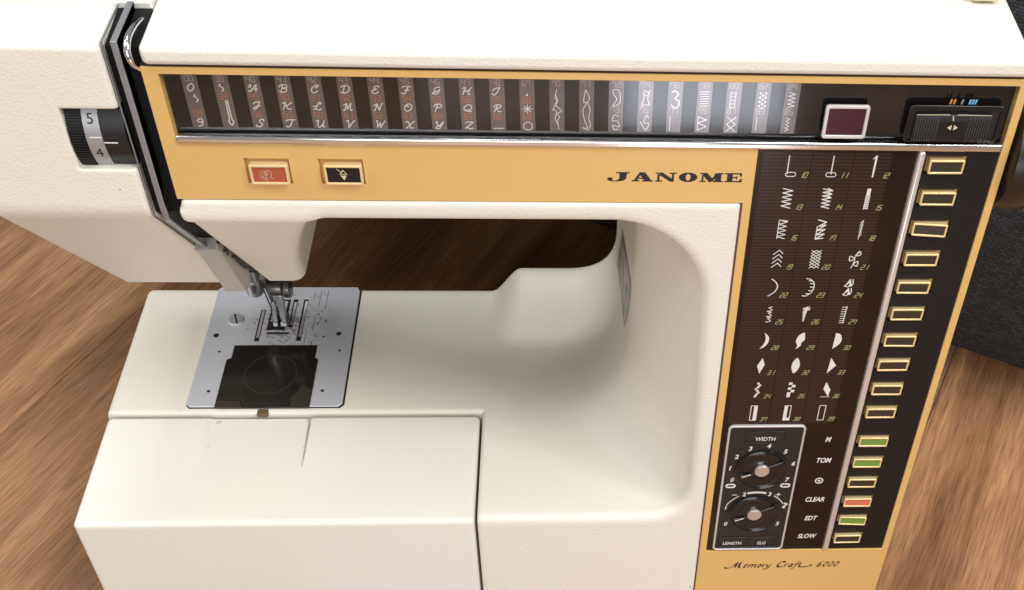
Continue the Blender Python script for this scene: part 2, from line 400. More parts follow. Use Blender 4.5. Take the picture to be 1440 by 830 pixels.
def place(o, parent, W):
    WM[o.name] = W.copy()
    if parent is not None:
        o.parent = parent; o.matrix_parent_inverse = WM[parent.name].inverted()
    o.matrix_basis = W
def dup(o, parent, W):
    c = o.copy(); col.objects.link(c); place(c, parent, W); return c

def smooth_line(pts, n=6, closed=False):
    P = list(pts); out = []
    k = len(P)
    for i in range(k if closed else k - 1):
        if closed: p0, p1, p2, p3 = P[i - 1], P[i], P[(i + 1) % k], P[(i + 2) % k]
        else: p0, p1, p2, p3 = P[max(i - 1, 0)], P[i], P[i + 1], P[min(i + 2, k - 1)]
        for j in range(n):
            t = j / n
            out.append(tuple(.5 * (2 * b + (c - a) * t + (2 * a - 5 * b + 4 * c - d) * t * t + (3 * b - a - 3 * c + d) * t ** 3) for a, b, c, d in zip(p0, p1, p2, p3)))
    if not closed: out.append(tuple(P[-1]))
    return out
def rrect(x0, x1, y0, y1, r, n=5):
    out = []
    for cx, cy, a0 in ((x1 - r, y1 - r, 0), (x0 + r, y1 - r, 90), (x0 + r, y0 + r, 180), (x1 - r, y0 + r, 270)):
        for i in range(n + 1):
            a = rad(a0 + 90 * i / n); out.append((cx + r * math.cos(a), cy + r * math.sin(a)))
    return out
def circle(cx, cy, r, n=24, a0=0, a1=360):
    full = abs(a1 - a0) >= 360
    return [(cx + r * math.cos(rad(a0 + (a1 - a0) * i / (n if full else n - 1))), cy + r * math.sin(rad(a0 + (a1 - a0) * i / (n if full else n - 1)))) for i in range(n)]

def grid_plate(mb, us, vs, hole, n_top, n_floor, mi=0, floor_mi=0):
    """a plate of cells; hole(u, v) tells which cells are sunk to n_floor(u, v)"""
    nu, nv = len(us) - 1, len(vs) - 1
    lev = [[None] * nv for _ in range(nu)]
    for i in range(nu):
        for j in range(nv):
            h = hole((us[i] + us[i + 1]) / 2, (vs[j] + vs[j + 1]) / 2)
            lev[i][j] = n_top if h is None else h
    idx = {}
    def vert(i, j, n):
        key = (i, j, n)
        if key not in idx: idx[key] = len(mb.v); mb.v.append((us[i], vs[j], n))
        return idx[key]
    for i in range(nu):
        for j in range(nv):
            l = lev[i][j]
            if l == 'open': continue
            mb.f.append([vert(i, j, l), vert(i + 1, j, l), vert(i + 1, j + 1, l), vert(i, j + 1, l)]); mb.m.append(mi if l == n_top else floor_mi)
    def L(i, j):
        if 0 <= i < nu and 0 <= j < nv and lev[i][j] != 'open': return lev[i][j]
        return n_floor
    for i in range(nu + 1):
        for j in range(nv):
            a, b = L(i - 1, j), L(i, j)
            if a != b:
                mb.f.append([vert(i, j, a), vert(i, j + 1, a), vert(i, j + 1, b), vert(i, j, b)]); mb.m.append(mi)
    for i in range(nu):
        for j in range(nv + 1):
            a, b = L(i, j - 1), L(i, j)
            if a != b:
                mb.f.append([vert(i, j, a), vert(i + 1, j, a), vert(i + 1, j, b), vert(i, j, b)]); mb.m.append(mi)
    return mb

_dg = None
def text(mb, s, x, y, size, n=0.03, mi=0, shear=0.0, bold=0.0, sx=1.0, align='CENTER', fn=None):
    cu = bpy.data.curves.new('t', 'FONT'); cu.body = s; cu.size = 1.0; cu.align_x = align; cu.align_y = 'CENTER'
    cu.shear = shear; cu.offset = bold; cu.resolution_u = 3
    o = bpy.data.objects.new('t', cu); col.objects.link(o)
    dg = bpy.context.evaluated_depsgraph_get(); dg.update()
    me = bpy.data.meshes.new_from_object(o.evaluated_get(dg))
    k = size / 0.70                                        # size = capital height
    vs = [(x + v.co.x * k * sx, y + v.co.y * k, n) for v in me.vertices]
    if fn: vs = [fn(p) for p in vs]
    mb.add(vs, [list(p.vertices) for p in me.polygons], mi)
    bpy.data.objects.remove(o); bpy.data.curves.remove(cu); bpy.data.meshes.remove(me)

SEG = {'0': 'abcdef', '1': 'bc', '2': 'abged', '3': 'abgcd', '4': 'fgbc', '5': 'afgcd', '6': 'afgedc', '7': 'fabc', '8': 'abcdefg', '9': 'abfgcd'}
def seg_digits(mb, s, x, y, h, mi, n=0.03, shear=0.0, w=None, t=None):
    w = w or h * .52; t = t or h * .14
    P = {'a': ((0, 1), (1, 1)), 'b': ((1, 1), (1, .5)), 'c': ((1, .5), (1, 0)), 'd': ((0, 0), (1, 0)), 'e': ((0, .5), (0, 0)), 'f': ((0, 1), (0, .5)), 'g': ((0, .5), (1, .5))}
    for k, ch in enumerate(s):
        ox = x + (k - len(s) / 2) * w * 1.5
        for c in SEG[ch]:
            p, q = P[c]
            f = lambda a: (ox + a[0] * w + (a[1] - .5) * h * shear, y + (a[1] - .5) * h)
            mb.stroke([f(p), f(q)], t, n, mi)

# ------------------------------------------------------------------ implicit solids -> mesh (surface nets)
def smin(a, b, k):
    h = np.maximum(k - np.abs(a - b), 0) / k
    return np.minimum(a, b) - h * h * k * .25
def smax(a, b, k): return -smin(-a, -b, k)
def sstep(a, b, x):
    t = np.clip((x - a) / (b - a), 0, 1); return t * t * (3 - 2 * t)
def rnd(dists, r):
    q = [np.maximum(d + r, 0) for d in dists]
    m = dists[0]
    for d in dists[1:]: m = np.maximum(m, d)
    return np.sqrt(sum(a * a for a in q)) + np.minimum(m + r, 0) - r
def surface_nets(f, lo, hi, h):
    n = [int((b - a) / h) + 2 for a, b in zip(lo, hi)]
    ax = [np.float32(a) + np.float32(h) * np.arange(k, dtype=np.float32) for a, k in zip(lo, n)]
    D = np.empty(n, np.float32)
    X, Y = np.meshgrid(ax[0], ax[1], indexing='ij')
    for k0 in range(0, n[2], 24):
        z = ax[2][k0:k0 + 24]
        D[:, :, k0:k0 + 24] = f(X[:, :, None] + 0 * z, Y[:, :, None] + 0 * z, z[None, None, :] + 0 * X[:, :, None])
    S = D < 0
    c = np.zeros([k - 1 for k in n], np.int8)
    for i in (0, 1):
        for j in (0, 1):
            for k in (0, 1): c += S[i:n[0] - 1 + i, j:n[1] - 1 + j, k:n[2] - 1 + k]
    act = (c > 0) & (c < 8)
    I = np.argwhere(act)
    vid = np.full(act.shape, -1, np.int64); vid[act] = np.arange(len(I))
    acc = np.zeros((len(I), 3)); cnt = np.zeros(len(I))
    C8 = [(i, j, k) for i in (0, 1) for j in (0, 1) for k in (0, 1)]
    for a in C8:
        for d in range(3):
            if a[d]: continue
            b = list(a); b[d] = 1
            da = D[I[:, 0] + a[0], I[:, 1] + a[1], I[:, 2] + a[2]]; db = D[I[:, 0] + b[0], I[:, 1] + b[1], I[:, 2] + b[2]]
            m = (da < 0) != (db < 0)
            t = np.where(m, da / np.where(m, da - db, 1), 0)
            p = np.array(a, float)[None] + 0 * acc; p[:, d] += t
            acc[m] += p[m]; cnt[m] += 1
    V = (I + acc / cnt[:, None]) * h + np.array(lo)
    F = []
    for d in range(3):
        e1, e2 = (d + 1) % 3, (d + 2) % 3
        s0 = [slice(1, k - 1) for k in n]; s0[d] = slice(0, n[d] - 1)
        s1 = list(s0); s1[d] = slice(1, n[d])
        A, B = S[tuple(s0)], S[tuple(s1)]
        E = np.argwhere(A != B); 
        flip = A[A != B]
        base = E + np.array([0 if q == d else 1 for q in range(3)])
        def cell(o1, o2):
            q = base.copy(); q[:, e1] -= o1; q[:, e2] -= o2
            return vid[q[:, 0], q[:, 1], q[:, 2]]
        quad = np.stack([cell(1, 1), cell(0, 1), cell(0, 0), cell(1, 0)], 1)
        quad[~flip] = quad[~flip][:, ::-1]
        F.append(quad)
    F = np.concatenate(F)
    def grad(V):
        e = 0.25; G = np.empty_like(V)
        for d in range(3):
            o = np.zeros(3); o[d] = e
            P, Q = V + o, V - o
            G[:, d] = (f(P[:, 0], P[:, 1], P[:, 2]) - f(Q[:, 0], Q[:, 1], Q[:, 2])) / (2 * e)
        return G
    for _ in range(2):
        G = grad(V); d = f(V[:, 0], V[:, 1], V[:, 2])
        step = d / np.maximum((G * G).sum(1), .3)
        V = V - np.clip(step, -.6, .6)[:, None] * G
    G = grad(V); G /= np.maximum(np.linalg.norm(G, axis=1), 1e-6)[:, None]
    return V, F, G
def solid(name, f, lo, hi, h, mat, parent):
    V, F, G = surface_nets(f, lo, hi, h)
    me = bpy.data.meshes.new(name)
    me.vertices.add(len(V)); me.vertices.foreach_set('co', (V * .001).astype(np.float32).ravel())
    me.loops.add(4 * len(F)); me.loops.foreach_set('vertex_index', F.astype(np.int32).ravel())
    me.polygons.add(len(F)); me.polygons.foreach_set('loop_start', np.arange(0, 4 * len(F), 4, dtype=np.int32))
    me.update(calc_edges=True)
    me.shade_smooth()
    me.normals_split_custom_set_from_vertices(G.astype(np.float32))
    me.materials.append(M[mat])
    o = bpy.data.objects.new(name, me); col.objects.link(o); place(o, parent, I4)
    return o

# ------------------------------------------------------------------ the floor: laminate boards on a base sheet
FZ = -62.0
floor = MB().add([(-3500, -3500, FZ - 6), (3500, -3500, FZ - 6), (3500, 3500, FZ - 6), (-3500, 3500, FZ - 6)], [[0, 1, 2, 3]]).build('floor', 'void', smooth=False)
floor['kind'] = 'structure'; floor['label'] = 'brown wood laminate floor the sewing machine stands on'
ANG = math.atan2(-0.463, 0.886)                       # boards run about 28 degrees off the machine's depth
BW, BL = 300.0, 1285.0
pb = MB(); e = 0.16
pb.box(-BW / 2 + e, BW / 2 - e, -BL / 2 + e, BL / 2 - e, -5.8, 0)
plank0 = None
for i in range(-5, 7):
    for j in range(-2, 3):
        c = (i * BW - 504 + BW * 1.5, j * BL + ((i * 0.41) % 1) * BL)
        W = Matrix.Rotation(ANG, 4, 'Z') @ T(c[0], c[1], 0)
        W = T(0, 0, FZ) @ W
        if plank0 is None:
            o = plank0 = pb.build('plank', 'wood', floor, W, bevel=0.5, seg=1)
        else: o = dup(plank0, floor, W)
        o['tone'] = {-2: 0.98, -1: 0.98, 1: 1.0}.get(i, random.uniform(0.75, 1.0))
        o['shade'] = {-2: 0.95, -1: 0.74, 1: 1.18}.get(i, random.uniform(0.8, 1.1))

# ------------------------------------------------------------------ the dark upholstered thing behind
def sofa_f(x, y, z):
    ca, sa = math.cos(ANG), math.sin(ANG)
    px, py = x - 252, y - 214
    u = px * ca + py * sa; w = -px * sa + py * ca           # u along the front, w into it
    bulge = 70 * np.cos(np.clip((z - 190) / 250, -1, 1) * math.pi / 2)  # front swelled forward to shade the floor below it
    return rnd([np.maximum(-640 - u, u - 700), np.maximum(-bulge - w, w - 420), np.maximum(-58 - z, z - 520)], 12)
sofa_root = bpy.data.objects.new('armchair', None); col.objects.link(sofa_root)
place(sofa_root, None, T(420, 420, FZ))
sofa_root['label'] = 'dark charcoal woven fabric armchair low on the floor behind the right side of the machine'
sofa_root['category'] = 'armchair'
solid('upholstery', sofa_f, (-600, -200, -80), (1150, 1000, 540), 14.0, 'fabric', sofa_root)
def shade_slab_f(x, y, z):  # unseen slab added behind the machine to darken the floor through the arch
    return rnd([np.maximum(-440 - x, x - 108), np.maximum(221 - y, y - 640), np.maximum(126 - z, z - 158)], 12)
solid('unseen_shade_slab', shade_slab_f, (-455, 190, 110), (120, 655, 180), 6.0, 'fabric', sofa_root)
for x, y in ((-180, 545), (700, 85), (80, 700), (900, 300)):
    MB().lathe([(18, FZ), (24, -36)], x, y, 16).build('foot', 'black', sofa_root)

# ------------------------------------------------------------------ the sewing machine
root = bpy.data.objects.new('sewing_machine', None); col.objects.link(root)
place(root, None, T(-125, 100, FZ))
root['label'] = 'cream sewing machine with gold front panel and dark stitch display on wood floor'
root['category'] = 'sewing machine'

def throat_x(y): return -14 - 33 * sstep(8, 92, y) - 4 * sstep(60, 200, y)
def throat_zb(x, y): return 33 + 21.5 * sstep(-137, -115, x) * sstep(142, 198, y)
def corner(a, b, r):
    p, q = r - a, r - b
    return r - (np.hypot(np.maximum(p, 0), np.maximum(q, 0)) + np.minimum(np.maximum(p, q), 0))
N1 = 1 / math.hypot(120, 86)
def housing_f(x, y, z):
    d = CL * y - SL * z; v = SL * y + CL * z
    arm = rnd([np.maximum(-257.6 - x, x - 113), np.maximum(-1.8 - d, d - 150), np.maximum(v - 311, -62.5 - z)], 2.5)
    colm = rnd([np.maximum(-57 - x, x - 113), np.maximum(-1.6 - d, y - 200), np.maximum(v - 311, -62.5 - z)], 4)
    a = np.minimum(arm, colm)
    bed = rnd([np.maximum(-372.5 - x, x - 113), np.maximum(-1.6 - d, y - 201), np.maximum(z - 90, -62 - z)], 5)
    a = np.minimum(a, bed)
    dr, db, dt = throat_x(y) - x, z - throat_zb(x, y), 236.5 - z
    rl = 14 + 24 * sstep(0, 90, y) - 21 * sstep(95, 180, y)
    g = np.minimum(corner(dr, dt, 46 - 12 * sstep(20, 120, y)), smin(dr, db, 2.0 * rl))
    a = smax(a, g, 6.0)
    nt = np.maximum(rnd([x + 138.6, y - 86.2], -0.0) if False else np.maximum(x + 138.6, y - 86.2), z - 45)
    a = smax(a, -nt, 3.0)
    hd = smax(smax(-((y - 28) * 120 + (z - 237) * 86) * N1, (x + 238 - (z - 117) * 0.30 + 5 * np.sin(np.clip((z - 117) / 120, 0, 1) * math.pi)) * .957, 7), 117 - z, 9)
    hd = smax(smax(hd, y - 188, 5), np.maximum(-257.6 - x, z - 240), 2)
    hd = np.maximum(hd, -1.6 - d)
    a = smax(smin(a, hd, 7), -1.6 - d, 2.0)
    pk = np.maximum(smin(248.3 - v, -4.6 - x, 1.0), d - 4)
    return smax(a, -pk, 2.0)
solid('housing', housing_f, (-380, -12, -66), (120, 208, 316), 1.5, 'cream', root)

def face_f(x, y, z):
    d = CL * y - SL * z; v = SL * y + CL * z
    a = rnd([np.maximum(-341 - x, x + 272.2), np.maximum(-1.6 - d, y - 186), np.maximum(z - 318.2, 117 - z)], 2.4)
    a = smax(a, -((y - 28) * 120 + (z - 237) * 86) * N1, 4)
    nt = rnd([-296.3 - x, np.maximum(264 - v, v - 292.4), d - 30], 0.6)
    return smax(a, -nt, 1.2)
solid('face_cover', face_f, (-346, -12, 112), (-268, 192, 322), 1.2, 'cream', root)

def table_f(x, y, z):
    d = CL * y - SL * z
    a = rnd([np.maximum(-370.3 - x, x + 140.2), np.maximum(-1.6 - d, y - 84.3), np.maximum(z - 32.4, -62 - z)], 3.2)
    # shallow channel in front of the bobbin cover, sharper on its right side
    dep = 2.4 * np.clip((y - 36) / 48, 0, 1)
    ch = np.maximum(x + 245.5, 32.4 - dep * sstep(-311, -306, x) - z)
    a = smax(a, -ch, 0.8)
    return a
solid('extension_table', table_f, (-376, -12, -66), (-134, 90, 37), 1.2, 'cream_smooth', root)
gr = MB(); random.seed(11)
def top_z(y, s_=1): return 32.46 - s_ * 2.4 * max(0, (y - 36) / 48)
for k in range(26):                                      # grime along the channel's edges
    y = random.uniform(42, 82); t_ = (y - 36) / 48
    x = -246.1 - random.random() ** 2 * 2.0 if k % 2 else -306.5 + random.random() ** 2 * 5
    l = random.uniform(.6, 2.6) * t_; w_ = random.uniform(.15, .55) * (t_ + .3)
    z = top_z(y) + .03 + .002 * k
    gr.add([(x - w_, y, z), (x + w_ * .4, y - l, top_z(y - l) + .03 + .002 * k), (x + w_, y + l * .2, top_z(y + l * .2) + .03 + .002 * k), (x, y + l, top_z(y + l) + .03 + .002 * k)], [[0, 1, 2, 3]])
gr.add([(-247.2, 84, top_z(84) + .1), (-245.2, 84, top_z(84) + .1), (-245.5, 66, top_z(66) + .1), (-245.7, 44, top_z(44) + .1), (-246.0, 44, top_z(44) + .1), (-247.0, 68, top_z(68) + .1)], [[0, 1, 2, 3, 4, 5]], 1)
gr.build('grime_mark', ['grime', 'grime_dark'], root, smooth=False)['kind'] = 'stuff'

# lid over the arm
lid = MB()
def yz(v, d): return (SL * v + CL * d, CL * v - SL * d)
lp = [yz(312.0, -1.8), yz(320.2, -1.8), (172, 322), (184, 312), (184, 300), yz(312, 20)]
lid.prism(lp, -257.4, 114.0, axes=(1, 2, 0))
lid.build('top_lid', 'cream', root, bevel=2.6, seg=4)
rl = MB().prism([(66, 312), (66, 320.6), (190, 321.5), (190, 306)], -346, -257.9, axes=(1, 2, 0)); rl.build('rear_lid', 'cream_smooth', root, bevel=1.0, seg=2)
MB().prism([(78.2, 321), (120, 321), (120, 325.5), (80, 325.5)], 96, 107.4, axes=(1, 2, 0)).box(98.6, 104.2, 78.9, 120, 324, 326.3).build('handle_hinge', 'cream_yellow', root, bevel=0.5)
MB().prism([(81.5, 321), (112, 321), (112, 328), (83, 328)], -210, 95, axes=(1, 2, 0)).build('carry_handle', 'grey_wedge', root, bevel=1.5)

# the slot between face cover and arm
prof_o = [(30, 313), (64.5, 317.0), (64.5, 300), (60, 230), (118, 130), (112, 124)]
def slot_poly(i):                                        # inset profile of the head (y, z)
    return [(40 + i * .3, 318 - i), (66, 318 - i), (66, 270), (66, 225), (114, 150), (110 + i * .2, 123 + i * 1.1), (28 + i, 237 - i * .05)]
MB().prism([(41, 315.0), (65.6, 317.6), (66, 225), (114, 150), (111, 128.5), (33, 236.8)], -272.0, -257.8, axes=(1, 2, 0)).build('slot_liner', 'matt_black', root)
def band(outer, t):                                       # a thin bent strip following the profile
    P = outer; Q = []
    for i, p in enumerate(P):
        a = P[max(i - 1, 0)]; b = P[min(i + 1, len(P) - 1)]
        dx, dy_ = b[0] - a[0], b[1] - a[1]; l = math.hypot(dx, dy_); Q.append((p[0] - dy_ / l * t, p[1] + dx / l * t))
    return P + Q[::-1]
path = [(66, 319.4), (37.2, 319.4), (28.6, 243), (28.4, 237), (60, 193)]
MB().prism(band(path, -1.3), -267.4, -264.8, axes=(1, 2, 0)).build('guide_rail', 'grey_strip', root, bevel=0.3)
path2 = [(66, 318.6), (37.8, 318.6), (29.4, 243), (29.4, 237), (62, 191)]
MB().prism(band(path2, -.8), -271.7, -271.2, axes=(1, 2, 0)).build('edge_strip', 'grey_strip', root)
# chrome take-up lever lying in the slot, beside the arm
pts = smooth_line([(-259.4, 56, 318.6), (-260.2, 47, 320.2), (-260.9, 39, 319.8), (-261.0, 34.5, 316.5), (-260.2, 33.5, 311.5), (-259.0, 36, 307)], 6)
MB().tube(pts, [0.35 + 1.15 * math.sin(math.pi * min(1, (i + 2) / (len(pts) + 2))) for i in range(len(pts))], 12).build('take_up_lever', 'chrome', root)

# grey thread guide hanging at the lower end of the slot
wd = MB()
wd.prism([(56, 193), (60, 187.5), (77.5, 145), (84, 142), (99, 156), (72, 200)], -270.8, -259.6, axes=(1, 2, 0))
wd.build('thread_guide', 'grey_wedge', root, bevel=0.8)
MB().tube(smooth_line([(-259.6, 60.5, 195), (-261, 62, 188), (-258.6, 66, 184), (-261.2, 70, 176), (-259.0, 74, 173), (-259.2, 82, 160), (-256.8, 90, 150)], 5), 0.8, 8).build('thread_hook', 'black', root)

# ---------------- tension dial in its notch
dy, dz = yz(277.5, 24.0)
td = MB()
RR = 25.0
prof = [(RR, -283.0), (RR, -276.5)]
rib = []
def dial_ring(r_fn, x0, x1, n, mi):
    vs = []; fs = []
    for i in range(n):
        a = 2 * math.pi * i / n; r = r_fn(i)
        for x, q in ((x0, r - 6), (x0, r), (x1, r), (x1, r - 6)): vs.append((x, dy + q * math.cos(a), dz + q * math.sin(a)))
    for i in range(n):
        j = (i + 1) % n
        for q in range(3): fs.append([i * 4 + q, i * 4 + q + 1, j * 4 + q + 1, j * 4 + q])
    td.add(vs, fs, mi)
dial_ring(lambda i: RR + (0.4 if (i // 2) % 2 else -0.35), -296.0, -289.6, 480, 0)
tdo = td.build('tension_dial', ['black'], root, smooth=False)
td = MB(); dial_ring(lambda i: RR, -289.3, -282.6, 120, 0); sb = td.build('number_band', 'dial_silver', tdo)
td = MB(); dial_ring(lambda i: RR - 0.6, -282.4, -272.5, 120, 0); td.build('dial_housing', 'black', tdo)
nb = MB()
front = math.atan2(-SL, CL)                              # angle on the wheel that faces straight out
def wrap(a_deg, r):
    def f(p):
        a = math.pi + LEAN * -1 + rad(a_deg) - p[1] / RR
        return (p[0], dy + r * math.cos(a), dz + r * math.sin(a))
    return f
text(nb, '5', -285.9, 0, 4.6, 0, 0, bold=0.0, fn=wrap(-22, RR + .05))
text(nb, '4', -285.9, 0, 4.6, 0, 0, bold=0.0, fn=wrap(14, RR + .05))
text(nb, '3', -285.9, 0, 4.6, 0, 0, bold=0.0, fn=wrap(50, RR + .05))
nb.build('dial_numbers', 'black_print', tdo, smooth=False)
lb = MB()
def band_bar(x0, x1, a, mi):
    pts = []
    f = wrap(a, RR + .06)
    lb.add([f((x0, -.35, 0)), f((x1, -.35, 0)), f((x1, .35, 0)), f((x0, .35, 0))], [[0, 1, 2, 3]], mi)
band_bar(-287.8, -282.8, -4, 0); band_bar(-282.3, -276.6, 1.5, 1)
lb.build('dial_mark', ['white_print', 'white_print'], tdo, smooth=False)

# ---------------- gold front panel
gp = MB()
us = [-259.0, -252.4, -225.8, -206.6, -193.8, -174.6, -3.7, 0.4, 111.2, 115.0]
vs_ = [-64.0, -0.3, 248.6, 256.9, 269.4, 276.6, 307.8, 310.9]
def gold_hole(u, v):
    if -252.4 < u < 111.2 and 276.6 < v < 307.8: return -4.0
    if 0.4 < u < 111.2 and -0.3 < v < 276.6: return -3.5
    if u < -3.7 and v < 248.6: return 'open'
    if 256.9 < v < 269.4 and (-225.8 < u < -206.6 or -193.8 < u < -174.6): return -3.0
    return None
grid_plate(gp, us, vs_, gold_hole, 0.0, -4.0)
gold = gp.build('gold_panel', 'gold', root, PANEL, bevel=0.7, seg=2, angle=40)
# dark joint strips; the brown one paints the shade beside the cream lip
MB().box(-6.2, -3.75, -64, 248.4, -3.8, -0.5).build('panel_gap_strip', 'gap_shade', root, PANEL)
MB().box(-259, 114, 310.95, 311.9, -4, -0.9).build('panel_gap_strip', 'void', root, PANEL)

# two buttons on the gold panel
def push_button(u, v, w, h, lens, depth, name, parent=root, tilt=0.0, fr=1.1):
    Wb = PANEL @ T(u, v, 0) @ Matrix.Rotation(rad(tilt), 4, 'Y')
    b = MB(); o_ = rrect(-w / 2, w / 2, -h / 2, h / 2, .6, 3); i_ = rrect(-w / 2 + fr, w / 2 - fr, -h / 2 + fr, h / 2 - fr, .25, 3)
    b.ring(o_, i_, -3, depth)
    bo = b.build(name, 'gold_bright', parent, Wb, bevel=0.3, seg=2)
    l = MB(); l.prism(i_, -2, depth - 0.55); lo_ = l.build('button_lens', lens, bo, Wb)
    return bo, lo_, Wb
rb, _, Wb = push_button(-215.4, 262.7, 16.6, 9.6, 'red_lens', 2.6, 'reverse_button')
sc = MB()
random.seed(3)
for k in range(9):
    x = random.uniform(-5.5, -1.0); y = random.uniform(-1.5, 2.6); a = rad(random.uniform(-60, -35)); l = random.uniform(1.5, 3.2)
    sc.stroke([(x, y), (x + l * math.cos(a), y + l * math.sin(a))], 0.16, 2.1 + k * .003)
sc.stroke(smooth_line([(-1.4, -2.0), (-1.8, 1.0), (-.2, 2.0), (1.0, .4), (.2, -1.4), (1.6, -2)], 5), 0.28, 2.1)
sc.build('worn_marking', 'scratch', rb, Wb, smooth=False)
bb, _, Wb = push_button(-183.3, 262.7, 16.6, 9.6, 'gloss_black', 2.4, 'needle_button')
nm = MB(); nm.flat([(-1.5, -.3), (1.3, -.3), (0, -2.6)], 1.9); nm.stroke([(-1.5, .3), (1.4, .3), (-.1, 2.4)], .32, 1.9, closed=True); nm.stroke([(-2.8, 3.1), (-.6, 1.0)], .3, 1.92)
nm.build('button_marking', 'mark_cream', bb, Wb, smooth=False)

# maker's name: fat wide serif capitals, drawn as outlines
nm = MB()
def glyph(polys, x, w, y0=259.6, h=4.7):
    for k, P in enumerate(polys): nm.flat([(x + a * w, y0 + b * h) for a, b in P], 0.04 + 0.004 * k)
def arc(cx, cy, rx, ry, a0, a1, n=12): return [(cx + rx * math.cos(rad(a0 + (a1 - a0) * i / n)), cy + ry * math.sin(rad(a0 + (a1 - a0) * i / n))) for i in range(n + 1)]
glyph([[(.40, 1), (1, 1), (1, .87), (.88, .85), (.88, .82), (.55, .82), (.55, .85), (.40, .87)],
       [(.55, .84), (.88, .84), (.86, .35), (.80, .16), (.66, .03), (.44, -.02), (.20, -.01), (.05, .10), (.0, .25), (.05, .40), (.16, .44), (.25, .36), (.26, .22), (.22, .12), (.36, .08), (.48, .14), (.54, .30)]], -66.8, 10.2)
glyph([[(.36, 1), (.62, 1), (.93, .14), (.58, .14), (.40, .66), (.26, .14), (.10, .14)], [(0, .0), (.36, 0), (.36, .14), (0, .14)], [(.48, 0), (1, 0), (1, .14), (.48, .14)], [(.24, .28), (.62, .28), (.62, .40), (.27, .40)]], -55.6, 9.6)
glyph([[(0, 1), (.34, 1), (.82, .28), (.82, .0), (.70, 0), (.19, .72), (.19, .86), (0, .86)], [(.09, .80), (.20, .80), (.20, .1), (.09, .1)], [(0, 0), (.32, 0), (.32, .14), (0, .14)], [(.78, .90), (.88, .90), (.88, .0), (.78, .0)], [(.66, .86), (1, .86), (1, 1), (.66, 1)]], -44.9, 9.6)
O, Iq = arc(.5, .5, .5, .52, 0, 360, 28)[:-1], arc(.5, .5, .13, .36, 0, 360, 28)[:-1]
for i in range(28):
    j = (i + 1) % 28; glyph([[O[i], O[j], Iq[j], Iq[i]]], -34.3, 8.5)
glyph([[(0, 1), (.30, 1), (.54, .40), (.66, .40), (.50, 0), (.40, 0), (.14, .70), (.14, .86), (0, .86)], [(.08, .80), (.16, .80), (.16, .1), (.08, .1)], [(0, 0), (.26, 0), (.26, .14), (0, .14)], [(.50, .30), (.70, 1), (.74, .86), (.58, .06)], [(.62, .92), (.92, .92), (.92, .08), (.66, .08)], [(.58, 0), (1, 0), (1, .14), (.58, .14)], [(.66, .86), (1, .86), (1, 1), (.70, 1)]], -24.7, 10.6)
glyph([[(.14, .92), (.46, .92), (.46, .08), (.14, .08)], [(0, .86), (.98, .86), (.98, 1), (0, 1)], [(0, 0), (1, 0), (1, .14), (0, .14)], [(.90, 1), (.98, 1), (.98, .62), (.92, .62), (.82, .86)], [(.92, 0), (1, 0), (1, .40), (.94, .40), (.82, .14)], [(.46, .45), (.72, .45), (.72, .57), (.46, .57)], [(.66, .30), (.72, .30), (.72, .72), (.66, .72)]], -13.4, 8.0)
nm.build('maker_name', 'black_print', gold, PANEL, smooth=False)

# 'Memory Craft 6000' in a broad-nib italic
mc = MB()
def pen(pts, x, y=-16.6, k=1.0, sh=0.28, w=0.85, nib=rad(40), n=5):
    w = w * 1.6
    P = smooth_line([(x + (a + b * sh) * k, y + b * k) for a, b in pts], n)
    mc.stroke(P, w, 0.03, 0, nib)
pen([(-2.6, .7), (-3.2, .2), (-2.2, -.5), (0, 0), (1.6, 2.2), (3.0, 5.4)], 16.8)                 # swash of M
pen([(3.0, 5.4), (3.0, 3.0), (3.2, .2)], 16.8, w=1.2); pen([(3.2, .2), (5.2, 5.0)], 16.8, w=.5); pen([(5.2, 5.2), (5.3, 2), (5.8, 0), (6.6, .3)], 16.8, w=1.25)
e_ = [(.1, 1.5), (1.5, 2.0), (1.3, 3.0), (.5, 2.8), (.05, 1.4), (.5, .1), (1.6, .6)]
o_ = [(.7, 3.0), (.05, 1.8), (.4, .2), (1.3, .3), (1.7, 1.7), (1.2, 2.9), (.6, 3.0)]
pen(e_, 25.4)
for dx in (0, 2.0): pen([(0 + dx, 2.9), (.1 + dx, 1.4), (.1 + dx, 0)], 28.4, w=.95); pen([(.1 + dx, 1.6), (1.2 + dx, 2.9), (2.0 + dx, 2.6)], 28.4, w=.7)
pen([(4.0, 2.7), (4.0, .6), (4.7, .2)], 28.4, w=.95)
pen(o_, 34.2)
pen([(0, 2.9), (.1, 0)], 37.2, w=.95); pen([(.1, 1.5), (1.0, 2.9), (1.7, 2.7)], 37.2, w=.7)
pen([(0, 2.9), (.1, 1.0), (.8, .3), (1.9, 1.2)], 39.8); pen([(2.2, 2.9), (1.9, .8), (1.0, -1.4), (-.4, -1.9), (-.8, -1.4)], 39.8)
pen([(3.6, 4.3), (3.0, 5.2), (1.5, 5.2), (.1, 3.4), (.2, 1.0), (1.6, .0), (3.4, .8)], 46.6, w=1.1)
pen([(0, 2.9), (.1, 0)], 51.4, w=.95); pen([(.1, 1.5), (1.0, 2.9), (1.6, 2.7)], 51.4, w=.7)
pen([(1.6, 2.7), (.6, 2.9), (.05, 1.2), (.5, .1), (1.5, 1.4), (1.9, 2.9), (1.8, .6), (2.3, .2)], 54.0)
pen([(2.0, 4.6), (1.3, 4.9), (.7, 3.4), (.4, .5), (-.3, -1.8), (-1.0, -2.0)], 57.6); pen([(-.4, 2.7), (3.6, 2.7)], 57.6, w=.7)
pen([(0, 4.0), (-.1, 1.0), (.6, .0), (3.0, -.1), (6.0, .2), (7.6, 1.3), (6.6, 2.1)], 60.6)
